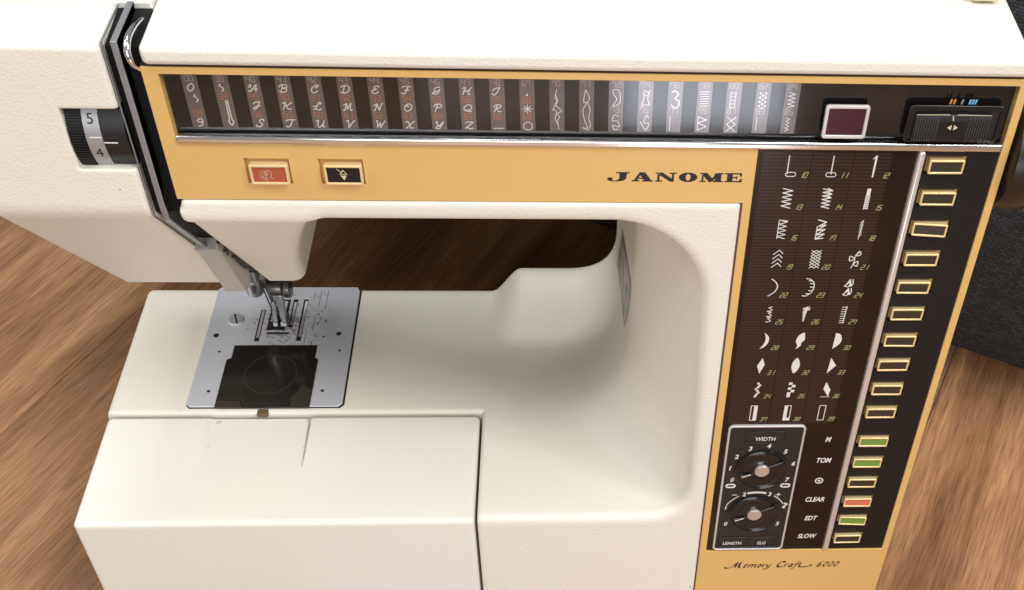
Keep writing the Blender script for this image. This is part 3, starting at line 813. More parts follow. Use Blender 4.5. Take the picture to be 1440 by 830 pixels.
pen([(2.2, 5.0), (.9, 3.9), (.1, 1.6), (.7, .1), (1.7, .6), (1.7, 2.1), (.9, 2.6), (.2, 1.9)], 72.2, w=.8)
for k in range(3): pen([(1.2, 4.7), (.2, 3.2), (.2, .9), (1.0, .0), (1.9, 1.4), (2.0, 3.8), (1.1, 4.7)], 75.9 + 3.5 * k, w=.7)
mc.build('model_name', 'brown_print', gold, PANEL, smooth=False)

# ---------------- character window: backing, printed film strips, clear cover
win = MB().box(-252.0, 111.0, 277.0, 307.4, -4.0, -3.55).build('display_window', 'window_black', root, PANEL)
A = {
 'A': [[(0, .25), (.1, .02), (.35, .2), (.62, .7), (.85, 1)], [(.85, 1), (.78, .4), (.85, 0)], [(.28, .35), (1, .42)], [(0, .8), (.25, .95), (.2, .6), (.0, .62)]],
 'B': [[(.35, .95), (.2, .0)], [(0, .7), (.2, 1), (.7, 1), (.8, .7), (.35, .52)], [(.35, .52), (.8, .45), (.7, .1), (.3, 0), (0, .15)]],
 'C': [[(.85, .8), (.9, 1), (.6, 1), (.2, .6), (.2, .15), (.5, 0), (.85, .25)], [(.85, .8), (.6, .65), (.65, .9)]],
 'D': [[(.4, .95), (.25, .05)], [(0, .15), (.3, .0), (.75, .15), (.95, .6), (.7, .98), (.2, .98), (.02, .75)]],
 'E': [[(.8, .8), (.75, 1), (.4, .95), (.3, .7), (.6, .55)], [(.6, .55), (.15, .4), (.15, .1), (.5, 0), (.8, .25)]],
 'F': [[(0, .8), (.2, 1), (.95, .98)], [(.65, .95), (.45, .2), (.2, .0), (0, .15)], [(.3, .5), (.8, .52)]],
 'G': [[(.85, .85), (.7, 1), (.3, .8), (.25, .45), (.55, .4), (.85, .65)], [(.85, .65), (.65, .1), (.3, .0), (.05, .2), (.5, .3)]],
 'H': [[(0, .8), (.2, .98), (.3, .9), (.1, 0)], [(.95, 1), (.75, .6), (.7, .05), (.95, .1)], [(.05, .45), (.8, .52)]],
 'I': [[(.0, .6), (.3, .9), (.8, 1)], [(.75, 1), (.5, .3), (.2, 0), (.0, .2)]],
 'J': [[(.15, .7), (.35, .95), (.9, 1)], [(.8, 1), (.6, .3), (.3, 0), (.15, .15), (.5, .4), (.9, .5)]],
 'K': [[(.0, .8), (.2, .98), (.3, .9), (.1, 0)], [(.95, 1), (.7, .7), (.25, .5)], [(.4, .52), (.6, .1), (1, .08)]],
 'L': [[(.75, .75), (.85, 1), (.6, .95), (.35, .3), (.05, .05), (.3, .15), (.7, 0), (.95, .2)], [(.0, .5), (.4, .5)]],
 'M': [[(0, .05), (.15, .0), (.35, .95)], [(.35, .95), (.45, .1)], [(.45, .1), (.8, .98)], [(.8, .98), (.8, .05), (1, .1)], [(0, .7), (.3, .9)]],
 'N': [[(0, .05), (.2, .1), (.35, .95)], [(.35, .95), (.65, .05)], [(.65, .05), (.85, .9), (1, .98)], [(0, .7), (.3, .92)]],
 'O': [[(.5, 1), (.15, .7), (.15, .2), (.5, 0), (.85, .3), (.85, .75), (.5, 1), (.3, .7), (.6, .6)]],
 'P': [[(.4, .95), (.2, 0)], [(.02, .65), (.2, .98), (.75, .98), (.85, .65), (.35, .48)]],
 'Q': [[(.5, 1), (.1, .7), (.1, .3), (.45, .15), (.85, .4), (.85, .8), (.5, 1)], [(.35, .3), (.6, .05), (.95, .05)]],
 'R': [[(.4, .95), (.15, 0)], [(.0, .7), (.25, 1), (.75, .98), (.75, .65), (.35, .5)], [(.35, .5), (.65, .1), (.95, .1)]],
 'S': [[(.85, .75), (.85, 1), (.5, .95), (.45, .65), (.75, .35), (.5, .02), (.1, .05), (.1, .25)]],
 'T': [[(.0, .8), (.2, .98), (1, 1)], [(.7, .98), (.5, .2), (.2, .0), (.05, .15)]],
 'U': [[(.0, .85), (.25, .98), (.2, .3), (.4, .02), (.75, .4), (.9, 1)], [(.9, 1), (.8, .15), (1, .1)]],
 'V': [[(.0, .85), (.2, 1), (.3, .6), (.35, .0)], [(.35, 0), (.7, .7), (.95, 1)]],
 'W': [[(.0, .85), (.15, 1), (.2, .1)], [(.2, .1), (.5, .75)], [(.5, .75), (.55, .05)], [(.55, .05), (.8, .6), (1, 1)]],
 'X': [[(.0, .8), (.25, .95), (.6, .1), (.9, .1)], [(.95, 1), (.6, .6), (.1, .0)]],
 'Y': [[(.0, .85), (.2, 1), (.2, .6), (.45, .45), (.8, .9)], [(.9, 1), (.55, .1), (.2, 0), (.15, .25), (.7, .45)]],
 'Z': [[(.05, .8), (.25, 1), (.9, .95)], [(.9, .95), (.1, .1)], [(.1, .1), (.4, .2), (.7, 0), (.95, .15)]],
 'n0': [[(.5, 1), (.15, .6), (.25, .1), (.55, .05), (.8, .5), (.7, .9), (.5, 1)]],
 'n9': [[(.8, .65), (.5, .5), (.2, .7), (.45, 1), (.75, .9), (.8, .5), (.65, .1), (.3, .02)]],
 'sq': [[(.3, 1), (.2, .75), (.5, .55), (.65, .25), (.45, .0)]],
}
VROW = [304.6, 300.6, 296.7, 292.7, 288.8, 284.6]
def script(mb, ch, u, v, h=3.4, w=3.8, mi=1):
    for st in A[ch]:
        P = [(u - w / 2 + a * w + (b - .5) * .6, v + (b - .5) * h) for a, b in st]
        mb.stroke(smooth_line(P, 4) if len(P) > 2 else P, 0.45, 0.02, mi)
def star(mb, u, v, r):
    for k in range(4): a = math.pi * k / 4; mb.stroke([(u - r * math.cos(a), v - r * math.sin(a)), (u + r * math.cos(a), v + r * math.sin(a))], .36, .02 + .006 * k, 1)
def rough(mb, pts, u, v0, v1, w, t=.34, mi=1, n=4, closed=False):
    P = [(u + a * w / 2, v0 + b * (v1 - v0)) for a, b in pts]
    mb.stroke(smooth_line(P, n, closed), t, .02, mi)
cols = ['ABCDEFGHI', 'JKLMNOPQR', 'STUVWXYZ']
for i in range(21):
    u = -241.6 + 12.72 * i
    s = MB(); s.box(-3.2, 3.2, 282.4, 307.0, -.15, 0, 0)
    if i == 0:
        seg_digits(s, '00', 0.2, VROW[0], 2.5, 3, .02); script(s, 'n0', 0, VROW[1]); script(s, 'sq', 1.2, VROW[2] - 1, 3.4, 3.2); seg_digits(s, '09', 0.4, VROW[4], 2.5, 2, .02); script(s, 'n9', .2, VROW[5], 3.6, 3.6)
    elif i == 1:
        seg_digits(s, '38', 0, VROW[0], 2.5, 3, .02); script(s, 'sq', 0, VROW[1]); seg_digits(s, '39', 0, VROW[2], 2.5, 2, .02)
        rough(s, [(-.3, 1), (-.35, .5), (-.4, .22), (-.75, .1), (0, -.05), (.75, .1), (.4, .22), (.35, .5), (.3, 1)], .6, 284, 294.8, 2.6, .5)
    elif i < 11:
        k = i - 2
        seg_digits(s, str(40 + k), 0, VROW[0], 2.5, 3, .02); script(s, cols[0][k], 0, VROW[1])
        seg_digits(s, str(49 + k), 0, VROW[2], 2.5, 2, .02); script(s, cols[1][k], 0, VROW[3])
        seg_digits(s, str(58 + k), 0, VROW[4], 2.5, 2, .02)
        if k < 8: script(s, cols[2][k], 0, VROW[5])
        else: s.stroke([(-2, 283.4), (2, 283.4)], .4, .02, 1)
    elif i == 11:
        seg_digits(s, '67', 0, VROW[0], 2.5, 3, .02); s.flat(circle(0, 299.2, .5, 10), .02, 1)
        seg_digits(s, '68', 0, VROW[2], 2.5, 2, .02); star(s, 0, VROW[3], 2.1); seg_digits(s, '69', 0, VROW[4], 2.5, 2, .02)
        s.stroke(circle(0, VROW[5], 1.9, 20), .36, .02, 1, closed=True)
    elif i == 12:
        seg_digits(s, '70', 0, VROW[0], 2.5, 3, .02)
        rough(s, [(0, 1), (-.3, .8), (.0, .7), (-.3, .62), (.4, .52), (.8, .45), (.1, .4), (.4, .3), (.1, .2), (.3, 0)], 0, 283.5, 302, 5)
        rough(s, [(-.2, .85), (.1, .7), (-.7, .5), (-.1, .45), (-.3, .25), (.2, .1)], 0, 283.5, 302, 5)
    elif i == 13:
        seg_digits(s, '71', 0, VROW[0], 2.5, 3, .02)
        rough(s, [(-.2, 1), (-.5, .7), (0, .68), (-.6, .5), (-.5, .35), (-.2, .2), (.2, .06), (-.5, .03)], 0, 283.2, 302, 5)
        rough(s, [(-.2, 1), (.5, .8), (.2, .7), (.6, .5), (.4, .3), (.7, .12), (.3, 0), (-.6, .06)], 0, 283.2, 302, 5)
    elif i == 14:
        seg_digits(s, '72', 0, VROW[0], 2.5, 3, .02); rough(s, [(-.7, 1), (.6, .95), (.8, .2), (-.7, 0), (.1, .4), (-.5, .7)], 0, 294.6, 302, 4, .34, closed=True)
        seg_digits(s, '73', 0, VROW[3] + .2, 2.5, 3, .02); rough(s, [(.6, .9), (-.3, 1), (-.7, .6), (.4, .6), (.8, .2), (-.6, .3), (-.2, 0), (.6, .05)], 0, 283.4, 290.4, 4)
    elif i == 15:
        seg_digits(s, '74', 0, VROW[0], 2.5, 3, .02); rough(s, [(-.4, 1), (.5, .85), (.8, 1), (.4, .5), (.8, .1), (-.2, .1), (-.8, 0), (-.4, .5)], 0, 294.6, 302, 4.2, .34, closed=True); rough(s, [(-.3, .7), (.6, .65)], 0, 294.6, 302, 4.2)
        seg_digits(s, '75', 0, VROW[3] + .2, 2.5, 3, .02); rough(s, [(-.9, .55), (.3, .0), (.9, .45), (-.2, .5), (.4, 1), (.8, .8)], 0, 283.4, 290.4, 4)
    elif i == 16:
        seg_digits(s, '76', 0, VROW[0], 2.5, 3, .02); rough(s, [(-.7, .9), (-.1, 1), (.6, .8), (0, .55), (.8, .4), (.7, .1), (0, 0), (-.7, .2)], 0, 294, 302, 4.4, .45)
        seg_digits(s, '77', 0, VROW[3] + .2, 2.5, 3, .02); s.stroke([(-1.6, 283.4), (-1.6, 290)], .3, .02, 1)
    elif i == 17:
        seg_digits(s, '78', 0, VROW[0], 2.5, 3, .02)
        for k in range(7): s.stroke([(-1.9, 301.6 - k * 1.1), (1.9, 301.8 - k * 1.1)], .3, .02, 1)
        seg_digits(s, '79', 0, VROW[3] + .2, 2.5, 3, .02)
        s.stroke([(-2, 290), (1.8, 288.6), (-2, 287), (1.8, 285.4), (-2, 283.6)], .36, .02, 1); s.stroke([(-2, 290), (-2, 283.6)], .3, .03, 1)
    elif i == 18:
        seg_digits(s, '80', 0, VROW[0], 2.5, 3, .02)
        s.stroke([(-1.4, 302), (-1.4, 294)], .3, .02, 1); s.stroke([(.8, 302), (.8, 294)], .3, .02, 1)
        for k in range(5): s.stroke([(-1.4, 301.4 - k * 1.7), (.8, 301.4 - k * 1.7)], .3, .03, 1)
        seg_digits(s, '81', 0, VROW[3] + .2, 2.5, 3, .02)
        s.stroke([(-1.9, 290), (1.9, 286.6), (-1.9, 283.2)], .36, .02, 1); s.stroke([(1.9, 290), (-1.9, 286.6), (1.9, 283.2)], .36, .03, 1)
    elif i == 19:
        seg_digits(s, '82', 0, VROW[0], 2.5, 3, .02)
        for k in range(12): s.flat(circle((-1.2, 0, 1.2)[k % 3], 301.4 - (k // 3) * 2 - (k % 3 == 1) * 1.0, .5, 8), .02, 1)
        seg_digits(s, '83', 0, VROW[3] + .2, 2.5, 3, .02)
        for k in range(6): s.stroke([(-1.5, 290 - k * 1.1), (-1.5, 289.4 - k * 1.1)], .4, .02, 1)
    else:
        seg_digits(s, '84', 0, VROW[0], 2.5, 3, .02)
        s.stroke([(-1.5 + (k % 2) * 3, 302 - k * .9) for k in range(9)], .34, .02, 1)
        seg_digits(s, '85', 0, VROW[3] + .2, 2.5, 3, .02)
        s.stroke([(-1.2 + (k % 2) * 1.6, 290 - k * .8) for k in range(9)], .3, .02, 1)
    s.build('character_strip', ['stripe', 'letter_print', 'orange_print', 'faint_print'], win, PANEL @ T(u, 0, -3.3), smooth=False)
MB().box(-252.2, 111.0, 280.6, 307.5, -1.9, -0.7).build('clear_cover', 'glass', win, PANEL, bevel=0.35, seg=2)
# bright ledge below the window
MB().box(-252.3, 111.1, 276.4, 280.3, -3, 1.2).build('chrome_trim', 'chrome', root, PANEL, bevel=1.2, seg=4)

# digital readout
led = MB(); led.ring(rrect(27.6, 47.2, 282.4, 298.2, 1.4), rrect(29.2, 45.6, 284.0, 296.6, .6), -0.6, 0.8)
ledo = led.build('readout_frame', 'led_frame', root, PANEL, bevel=0.35)
MB().prism(rrect(29.2, 45.6, 284.0, 296.6, .6), -.6, 0.1).build('readout_lens', 'led_lens', ledo, PANEL)

# slide control with ribs and marks
sl = MB(); sl.ring(rrect(64.5, 107.5, 280.9, 298.6, 2), rrect(66.3, 105.6, 282.0, 296.6, 1.2), -.6, .5)
slo = sl.build('slide_surround', 'gloss_black', root, PANEL, bevel=0.3)
MB().prism(rrect(66.3, 105.6, 282.0, 296.6, 1.2), -.6, -.35).build('slide_track', 'black', slo, PANEL)
kn = MB()
kn.prism([(282.4, -.3), (282.4, 1.7), (283.6, 2.3), (293.0, 2.3), (294.8, 1.3), (294.8, -.3)], 67.6, 102.0, axes=(1, 2, 0))
kno = kn.build('slide_knob', 'black', root, PANEL, bevel=0.3)
for k in range(18):
    u = (68.4 + k * 1.12) if k < 9 else (91.6 + (k - 9) * 1.12)
    b = MB().box(u, u + .5, 282.9, 294.2, 1.2, 2.85)
    if k == 0: rib0 = b.build('rib', 'rib_grey', kno, PANEL, bevel=.12, seg=1); ru = u
    else: dup(rib0, kno, PANEL @ T(u - ru, 0, 0))
MB().prism(rrect(79.2, 90.6, 283.2, 292.2, .6), 2.2, 2.6).build('knob_pad', 'gloss_black', kno, PANEL)
mk = MB(); mk.flat([(82.4, 289.4), (84.3, 290.7), (84.3, 288.1)], 2.65); mk.flat([(87.2, 289.4), (85.3, 290.7), (85.3, 288.1)], 2.65)
mk.stroke([(84.6, 292.6), (84.0, 294.6)], .5, 2.4); mk.stroke([(68.2, 294.7), (82.8, 294.9)], .35, 1.4); mk.stroke([(86.4, 294.9), (101.6, 294.7)], .35, 1.4)
mk.build('slide_arrows', 'mark_cream', kno, PANEL, smooth=False)
mk = MB()
for u, mi in ((81.9, 0), (83.5, 0), (87.0, 1), (90.4, 2), (91.7, 2), (93.0, 2)): mk.flat([(u, 298.9), (u + .9, 298.9), (u + 1.2, 301.2), (u + .3, 301.2)], -.62, mi)
mk.build('slide_marks', ['mark_orange', 'mark_green', 'mark_blue'], slo, PANEL, smooth=False)

# ---------------- stitch panel
sp = MB().box(0.2, 73.0, -0.2, 276.3, -3.5, -0.9).build('stitch_panel', 'panel_brown', root, PANEL, bevel=.3)
colq = None
for u0, u1 in ((3.0, 25.4), (25.8, 44.6), (45.0, 62.0)):
    MB().box(u0, u1, 107.4, 275.2, -1.0, -0.82).build('pattern_column', 'ribbed', sp, PANEL, bevel=0.05, seg=1)
MB().box(73.5, 76.9, -0.2, 276.2, -3.5, 1.0).build('divider_rod', 'silver', root, PANEL, bevel=1.3, seg=4)
SY = {}
def zig(n, a0, a1, lw=.42, x=0, y0=5.2, y1=-5.2):
    return [(x + (1 if k % 2 else -1) * (a0 + (a1 - a0) * k / n), y0 + (y1 - y0) * k / n) for k in range(n + 1)]
def sym(i, s):
    Z = .02
    S = lambda p, w=.45, **k: s.stroke(p, w, Z, 0, **k)
    if i in (10, 11):
        x = -1.7 if i == 10 else 0.0
        for k in range(7): S([(x, 5.2 - k * 1.35), (x, 4.2 - k * 1.35)], .5)
        S([(x, 5), (x, -4.2)], .22); S(rrect(-2.3, 2.3, -5.4, -3.3, 1.0), .38, closed=True)
    elif i == 12: s.flat([(-.2, 5.5), (.8, 5.5), (.6, -5.5), (-.1, -5.5)], Z); s.flat([(-1.3, 3.6), (-.1, 5.5), (-.1, 4.2)], Z)
    elif i == 13: S(zig(9, 2.3, 2.1), .5)
    elif i == 14: S(zig(11, 2.3, 1.9), .5); S([(x * .5 + .9, y + .3) for x, y in zig(11, 2.0, 1.4)][:7], .45)
    elif i == 15:
        s.flat([(-.8, 5.5), (1, 5.5), (1, 1.6), (-.8, 1.6)], Z)
        for k in range(7): s.flat([(-.8, 1.3 - k), (1, 1.3 - k), (1, .6 - k), (-.8, .6 - k)], Z)
        S([(-.8, 2), (-.8, -5.6)], .3); S([(1, 2), (1, -5.6)], .3)
    elif i == 16: S([(-1.9, 5.0), (-1.9, -5.2)], .4); S(zig(9, 1.9, 1.9), .42); S([(-2, 5.2), (2.2, 4.6)], .5)
    elif i == 17: S([(-1.9, 1.8), (-1.9, -5.4)], .45); S([(-1.9, 5.4), (2.1, 4.2), (-1.2, 1.9), (2, 2.6), (-1.9, -.6), (2, .2), (-1.9, -3), (2, -2.4), (-1.9, -5.3), (1.8, -4.8)], .6)
    elif i == 18:
        for k in range(8): S([(-.8 + .05 * k, 4.0 - k * 1.15), (.7, 5.2 - k * 1.15)], .34)
        S([(.5, 5.3), (-.3, -5.5)], .28)
    elif i == 19:
        for k in range(4): S([(-2.4, 2.6 - k * 2.5), (.4, 5.2 - k * 2.5), (2.3, 3.1 - k * 2.5)], .42)
    elif i == 20:
        for x in (-1.2, 1.2): S(zig(6, 1.25, 1.25, x=x), .36); S([(2 * x - a, b) for a, b in zig(6, 1.25, 1.25, x=x)], .36)
    elif i == 21:
        S(smooth_line([(1.8, 5), (.2, 2), (.2, -1), (-.8, -5.2)]), .4)
        for P in ([(.4, 2.2), (2.2, 4.4), (2.6, 2.6)], [(-.2, .6), (-2.4, 1.8), (-2.0, -1.0)], [(0, -2.6), (2.0, -1.2), (1.8, -4)]): S(smooth_line(P, 5, True), .5, closed=True)
    elif i == 22: S([(x - 1.6, y) for x, y in circle(-2.2, 0, 5.2, 16, 78, -78)][:] if False else smooth_line([(-1.2, 5.2), (1.2, 3), (2.2, .3), (1.0, -2.8), (-1.9, -5.2)]), .55)
    elif i == 23:
        P = smooth_line([(-.6, 5.2), (1.4, 3.2), (1.9, .2), (1.0, -3), (-1.4, -5.2)], 3); S(P, .5)
        for k in range(0, len(P), 2): S([P[k], (P[k][0] - 1.9, P[k][1] + .2)], .5)
    elif i == 24:
        for y0 in (2.6, -2.7):
            for k in range(5): S([(1.5 - .3 * k, y0 - 1.6 + k * 0.1), (.4 + (k - 2) * .1, y0 + 2.4 - k * .3), (-2.0 + k * .4, y0 - 1.8 + k * .5)], .4)
            S(smooth_line([(-2.2, y0 - 1.4), (-.4, y0 - 2.0), (1.9, y0 - .6), (1.6, y0 + 2.4)]), .5)
    elif i == 25:
        P = []
        for k in range(3): P += [(1.2, 5 - 3.4 * k), (-.4, 4.4 - 3.4 * k), (1.3, 3.2 - 3.4 * k), (1.0, 2.6 - 3.4 * k), (-1.1, 2.2 - 3.4 * k)]
        S(P, .42)
    elif i == 26:
        P = [(1.5, 5.2)]
        for k in range(10): P += [(-1.6 + .1 * k, 4.0 - .9 * k), (.9 - .14 * k + (1.2 if k < 2 else 0), 4.3 - .9 * k)]
        S(P, .42)
    elif i == 27:
        S([(1.6, 5.3), (1.0, -5.3)], .42)
        for k in range(8): S([(1.5, 4.9 - 1.4 * k), (-.9, 4.7 - 1.4 * k)], .4)
    elif i == 28: s.flat(smooth_line([(-.6, 5.4), (1.8, 2.6), (2.0, -1), (.2, -4), (-2.2, -5.4)]) + smooth_line([(-.6, -3.0), (.2, -.5), (.4, 2)]), Z)
    elif i == 29: s.flat(smooth_line([(1.4, 5.4), (-1.4, 3.2), (-2.2, -.4), (-1.2, -3.2), (-1.6, -5.4), (.6, -3.2), (.8, -1.2), (2.2, .8), (2.0, 3.2)], 5, True), Z)
    elif i == 30: s.flat(smooth_line([(-1.2, 5.2), (1.2, 4.2), (2.4, 1), (1.6, -2.2), (-1.6, -5.4)]), Z)
    elif i == 31: s.flat([(.4, 5.4), (2.0, .8), (-.2, -5.4), (-2.0, 0)], Z)
    elif i == 32: s.flat(smooth_line([(.4, 5.4), (-1.7, 2.8), (-2.1, -1), (-.6, -5.2), (1.5, -2.6), (2.1, 1.2)], 5, True), Z)
    elif i == 33: s.flat([(-1.0, 5.4), (2.4, .2), (-1.8, -5.4)], Z)
    elif i in (34, 35):
        w, h = (1.3, 1.35) if i == 34 else (1.9, 1.9)
        seq = [(0, 1), (1, 2), (-.3, 1), (-1, 0), (0, 1), (1, 2), (0, 1), (-1, 0)] if i == 34 else [(-1, 0), (0, 1), (-.9, .2), (0, 1.0), (-1, .1), (-1, 0)]
        n = 8 if i == 34 else 6
        for k in range(n):
            x0 = ([-.4, .5, -.2, -1.2, -.3, .3, -.6, -1.2] if i == 34 else [-1.8, 0, -1.9, -.1, -2.0, -2.0])[k]
            y1 = 5.3 - k * (10.6 / n)
            s.flat([(x0, y1), (x0 + w, y1), (x0 + w - .1, y1 - 10.4 / n), (x0 - .1, y1 - 10.4 / n)], Z)
    elif i == 36: s.flat([(-.8, 5.4), (2.2, 0), (1.6, -5.0), (-1.8, .6)], Z); S([(-2.4, -5.1), (2.4, -5.2)], .35)
    elif i in (37, 38, 39):
        S([(-1.7, 5.4), (1.7, 5.4), (1.7, -5.4), (-1.7, -5.4)], .45, closed=True)
        if i == 37: s.flat([(-.1, 5.3), (1.7, 5.3), (1.7, -5.3), (-.1, -5.3)], Z)
        if i == 38: s.flat([(-1.6, 5.3), (0, 5.3), (0, -5.3), (-1.6, -5.3)], Z); s.flat([(0, -3.6), (1.6, -3.6), (1.6, -5.3), (0, -5.3)], Z)
for k in range(30):
    i = 10 + k; u = (16.8, 35.4, 54.6)[k % 3]; v = 268.0 - 16.93 * (k // 3) - .2
    s = MB(); sym(i, s)
    seg_digits(s, str(i), 6.4, -4.6, 2.7, 1, .02, shear=.32, w=1.3, t=.27)
    s.build('stitch_symbol', ['white_print', 'green_print'], sp, PANEL @ T(u, v, -0.80), smooth=False)
for t_, v in (('M', 94.6), ('TOM', 77.9), ('CLEAR', 44.9), ('EDT', 28.3), ('SLOW', 11.8)):
    s = MB(); text(s, t_, 61.6, v, 3.7, -.86, 0, shear=.22, bold=.03, sx=.74); s.build('key_caption', 'white_print', sp, PANEL, smooth=False)
s = MB(); s.ring(circle(61.8, 61.2, 2.5, 24), circle(61.8, 61.2, 1.7, 24), -.87, -.85); s.flat(circle(61.8, 61.2, .85, 14), -.85); s.build('key_caption', 'white_print', sp, PANEL, smooth=False)

# ---------------- keys down the right side
kp = MB()
kv = [270.2 - 16.95 * i for i in range(10)] + [95.0 - 16.66 * i for i in range(6)]
KU, KW, KH = 87.4, 16.4, 7.0
vb = sorted([-0.2, 276.2] + [v - 1.3 - KH / 2 - 1.0 for v in kv] + [v - 1.3 + KH / 2 + .9 for v in kv])
def key_hole(u, v):
    if KU - 9.2 < u < KU + 9.9:
        for q in kv:
            if q - 1.3 - KH / 2 - 1.0 < v < q - 1.3 + KH / 2 + .9: return -4.5
    return None
grid_plate(kp, [77.2, KU - 9.2, KU + 9.9, 110.9], vb, key_hole, -0.7, -4.5)
kpo = kp.build('key_panel', 'button_black', root, PANEL, bevel=.35, seg=2, angle=40)
lens_kind = ['dark_lens'] * 10 + ['green_lens', 'green_lens', 'dark_lens', 'coral_lens', 'green_lens', 'dark_lens']
random.seed(5)
for q, (v, lk) in enumerate(zip(kv, lens_kind)):
    dv = random.uniform(-.25, .25)
    push_button(KU + random.uniform(-.25, .25), v - 1.5 + dv, KW, KH, lk, 1.0 + random.uniform(-.25, .25), 'pattern_key', tilt=(-5.5 if q == 2 else -3.0 if q == 14 else random.uniform(-.7, .7)), fr=.95)

# ---------------- width and length dials
dp = MB().prism(rrect(4.9, 46.8, 1.9, 106.0, 2.2), -0.95, 0.0).build('dial_plate', 'black', root, PANEL, bevel=.2)
dpr = MB().ring(rrect(4.1, 47.6, 1.1, 106.8, 2.9), rrect(5.3, 46.4, 2.3, 105.6, 1.9), -1, 0.7).build('dial_border', 'led_frame', dp, PANEL, bevel=.4)
def tag(u0, u1, v0, v1, txt, tv, size, name='caption_plate'):
    b = MB().ring(rrect(u0, u1, v0, v1, .7), rrect(u0 + .7, u1 - .7, v0 + .7, v1 - .7, .4), -.2, .55)
    o = b.build(name, 'black', dp, PANEL, bevel=.2)
    s = MB(); text(s, txt, (u0 + u1) / 2, tv, size, .05, 0, shear=.08, bold=.014, sx=.82); s.build('caption', 'white_print', dp, PANEL, smooth=False)
tag(14.2, 37.2, 93.0, 102.4, 'WIDTH', 96.2, 2.9)
tag(7.2, 24.4, 3.6, 13.0, 'LENGTH', 6.9, 2.6); tag(25.6, 42.6, 3.6, 13.0, 'ELG', 6.9, 2.6)
pr = MB()
for ch, (u, v) in zip('01234567', [(10.1, 63.4), (7.9, 73.0), (10.9, 82.2), (18.0, 88.6), (28.4, 90.7), (38.4, 86.1), (44.2, 76.4), (42.2, 63.2)]): text(pr, ch, u, v, 3.2, .05, 0, shear=.15, bold=.035, sx=.9)
for u in (9.8, 42.0): pr.ring(rrect(u - 3.0, u + 3.0, 56.6, 60.2, 1.7), rrect(u - 1.9, u + 1.9, 57.7, 59.1, .6), .03, .06)
for ch, (u, v) in zip('012345', [(10.0, 25.0), (8.6, 39.4), (18.6, 50.9), (33.7, 50.9), (43.4, 39.8), (41.6, 24.6)]): text(pr, ch, u, v, 3.1, .05, 0, shear=.15, bold=.035, sx=.9)
for a0, a1 in ((155, 124), (106, 74), (56, 27)):
    P = circle(26.1, 33.9, 18.8, 8, a0, a1); pr.stroke(P, .55 if a0 != 106 else 1.5, .04)
pr.flat([(43.0, 44.0), (46.0, 42.4), (44.6, 40.6)], .05)
pr.stroke([(11.6, 50.6), (14.4, 50.6)], .5, .04); pr.stroke([(37.4, 50.6), (40.4, 50.6)], .5, .04); pr.stroke([(38.9, 52.1), (38.9, 49.1)], .5, .05)
pr.build('dial_scale', 'white_print', dp, PANEL, smooth=False)
def knob(u, v, name):
    W = PANEL @ T(u, v, 0)
    k = MB().lathe([(15.9, -.2), (15.9, .6), (15.3, 1.3), (14.5, 1.5), (13.4, .8), (12.6, .5), (6.2, .7), (5.0, 1.6), (4.6, 1.6)], 0, 0, 72)
    ko = k.build(name, 'gloss_black', root, W)
    g = MB()                                          # raised grip crossing the dish
    P = [(-12.8, -2.6), (-12.2, -6.8), (9.6, 4.6), (12.2, 7.2), (11.4, 9.2), (-6, .6)]
    g.prism([(-12.6, -3.8), (-9.8, -8.6), (2, -7.8), (9, -1), (13.2, 4.8), (11.6, 8.2), (4, 3.6), (-4, -1.4)], .4, 1.7)
    g.build('grip', 'gloss_black', ko, W, bevel=.8, seg=3)
    MB().lathe([(4.3, .6), (4.3, 2.5), (3.9, 2.9), (0, 2.9)], 0, 1.2, 32).build('knob_cap', 'cap_metal', ko, W)
    s = MB(); s.flat([(-11.0, -4.6), (-6.0, -2.4), (-6.2, -1.6), (-11.2, -3.8)], 2.0); s.build('pointer', 'white_print', ko, W, smooth=False)
knob(26.3, 71.6, 'width_knob'); knob(26.2, 34.0, 'length_knob')

# ---------------- needle plate
plate_poly = [(-321.5, 90.4), (-229.6, 90.4), (-227.2, 93), (-227.4, 196), (-229.2, 200), (-321.6, 200), (-323.6, 197.6), (-323.6, 92.6)]
MB().prism([(a * 1 + (1.1 if a > -270 else -.3), b + (-.5 if b < 150 else .5)) for a, b in plate_poly], 32.7, 33.25).build('plate_recess', 'void', root)
cov = [(-303.2, 143.6), (-249.4, 143.6), (-249.4, 132.2), (-247.2, 130.6), (-247.2, 89.0), (-306.0, 89.0), (-306.0, 130.6), (-303.2, 132.2)]
npl = MB().prism(plate_poly, 33.3, 34.3)
np_o = npl.build('needle_plate', 'plate', root, bevel=.35)
cv = MB().prism(cov, 34.2, 34.88).build('bobbin_cover', 'smoke', root, bevel=.3)
bc = MB(); bc.stroke([(-288, 133.2), (-260, 133.2)], .3, 34.93)
bc.ring(circle(-275.5, 117.5, 17.0, 28), circle(-275.5, 117.5, 16.2, 28), 34.90, 34.92)
bc.stroke([(-304.6, 96.5), (-290, 96.5), (-288.5, 92.5), (-262, 92.5), (-260.5, 96.5), (-249, 96.5)], .5, 34.93)
bc.flat([(-305.6, 89.6), (-290, 89.6), (-291, 94.6), (-305.5, 94.6)], 34.92); bc.flat([(-259, 89.6), (-247.6, 89.6), (-247.6, 104), (-254, 108), (-259.5, 98)], 34.92)
bc.build('bobbin_outline', 'smoke_dim', cv, smooth=False)
hl = MB()
for x, y, r in ((-316.8, 153.2, 1.9), (-312, 138.2, .9), (-312.2, 103.4, 1.1), (-236.8, 154.6, 1.8), (-234.4, 139, .9), (-241, 103.6, 1.1), (-246.5, 152, .8)): hl.flat(circle(x, y, r, 16), 34.32)
hl.build('plate_holes', 'void', np_o, smooth=False)['kind'] = 'stuff'
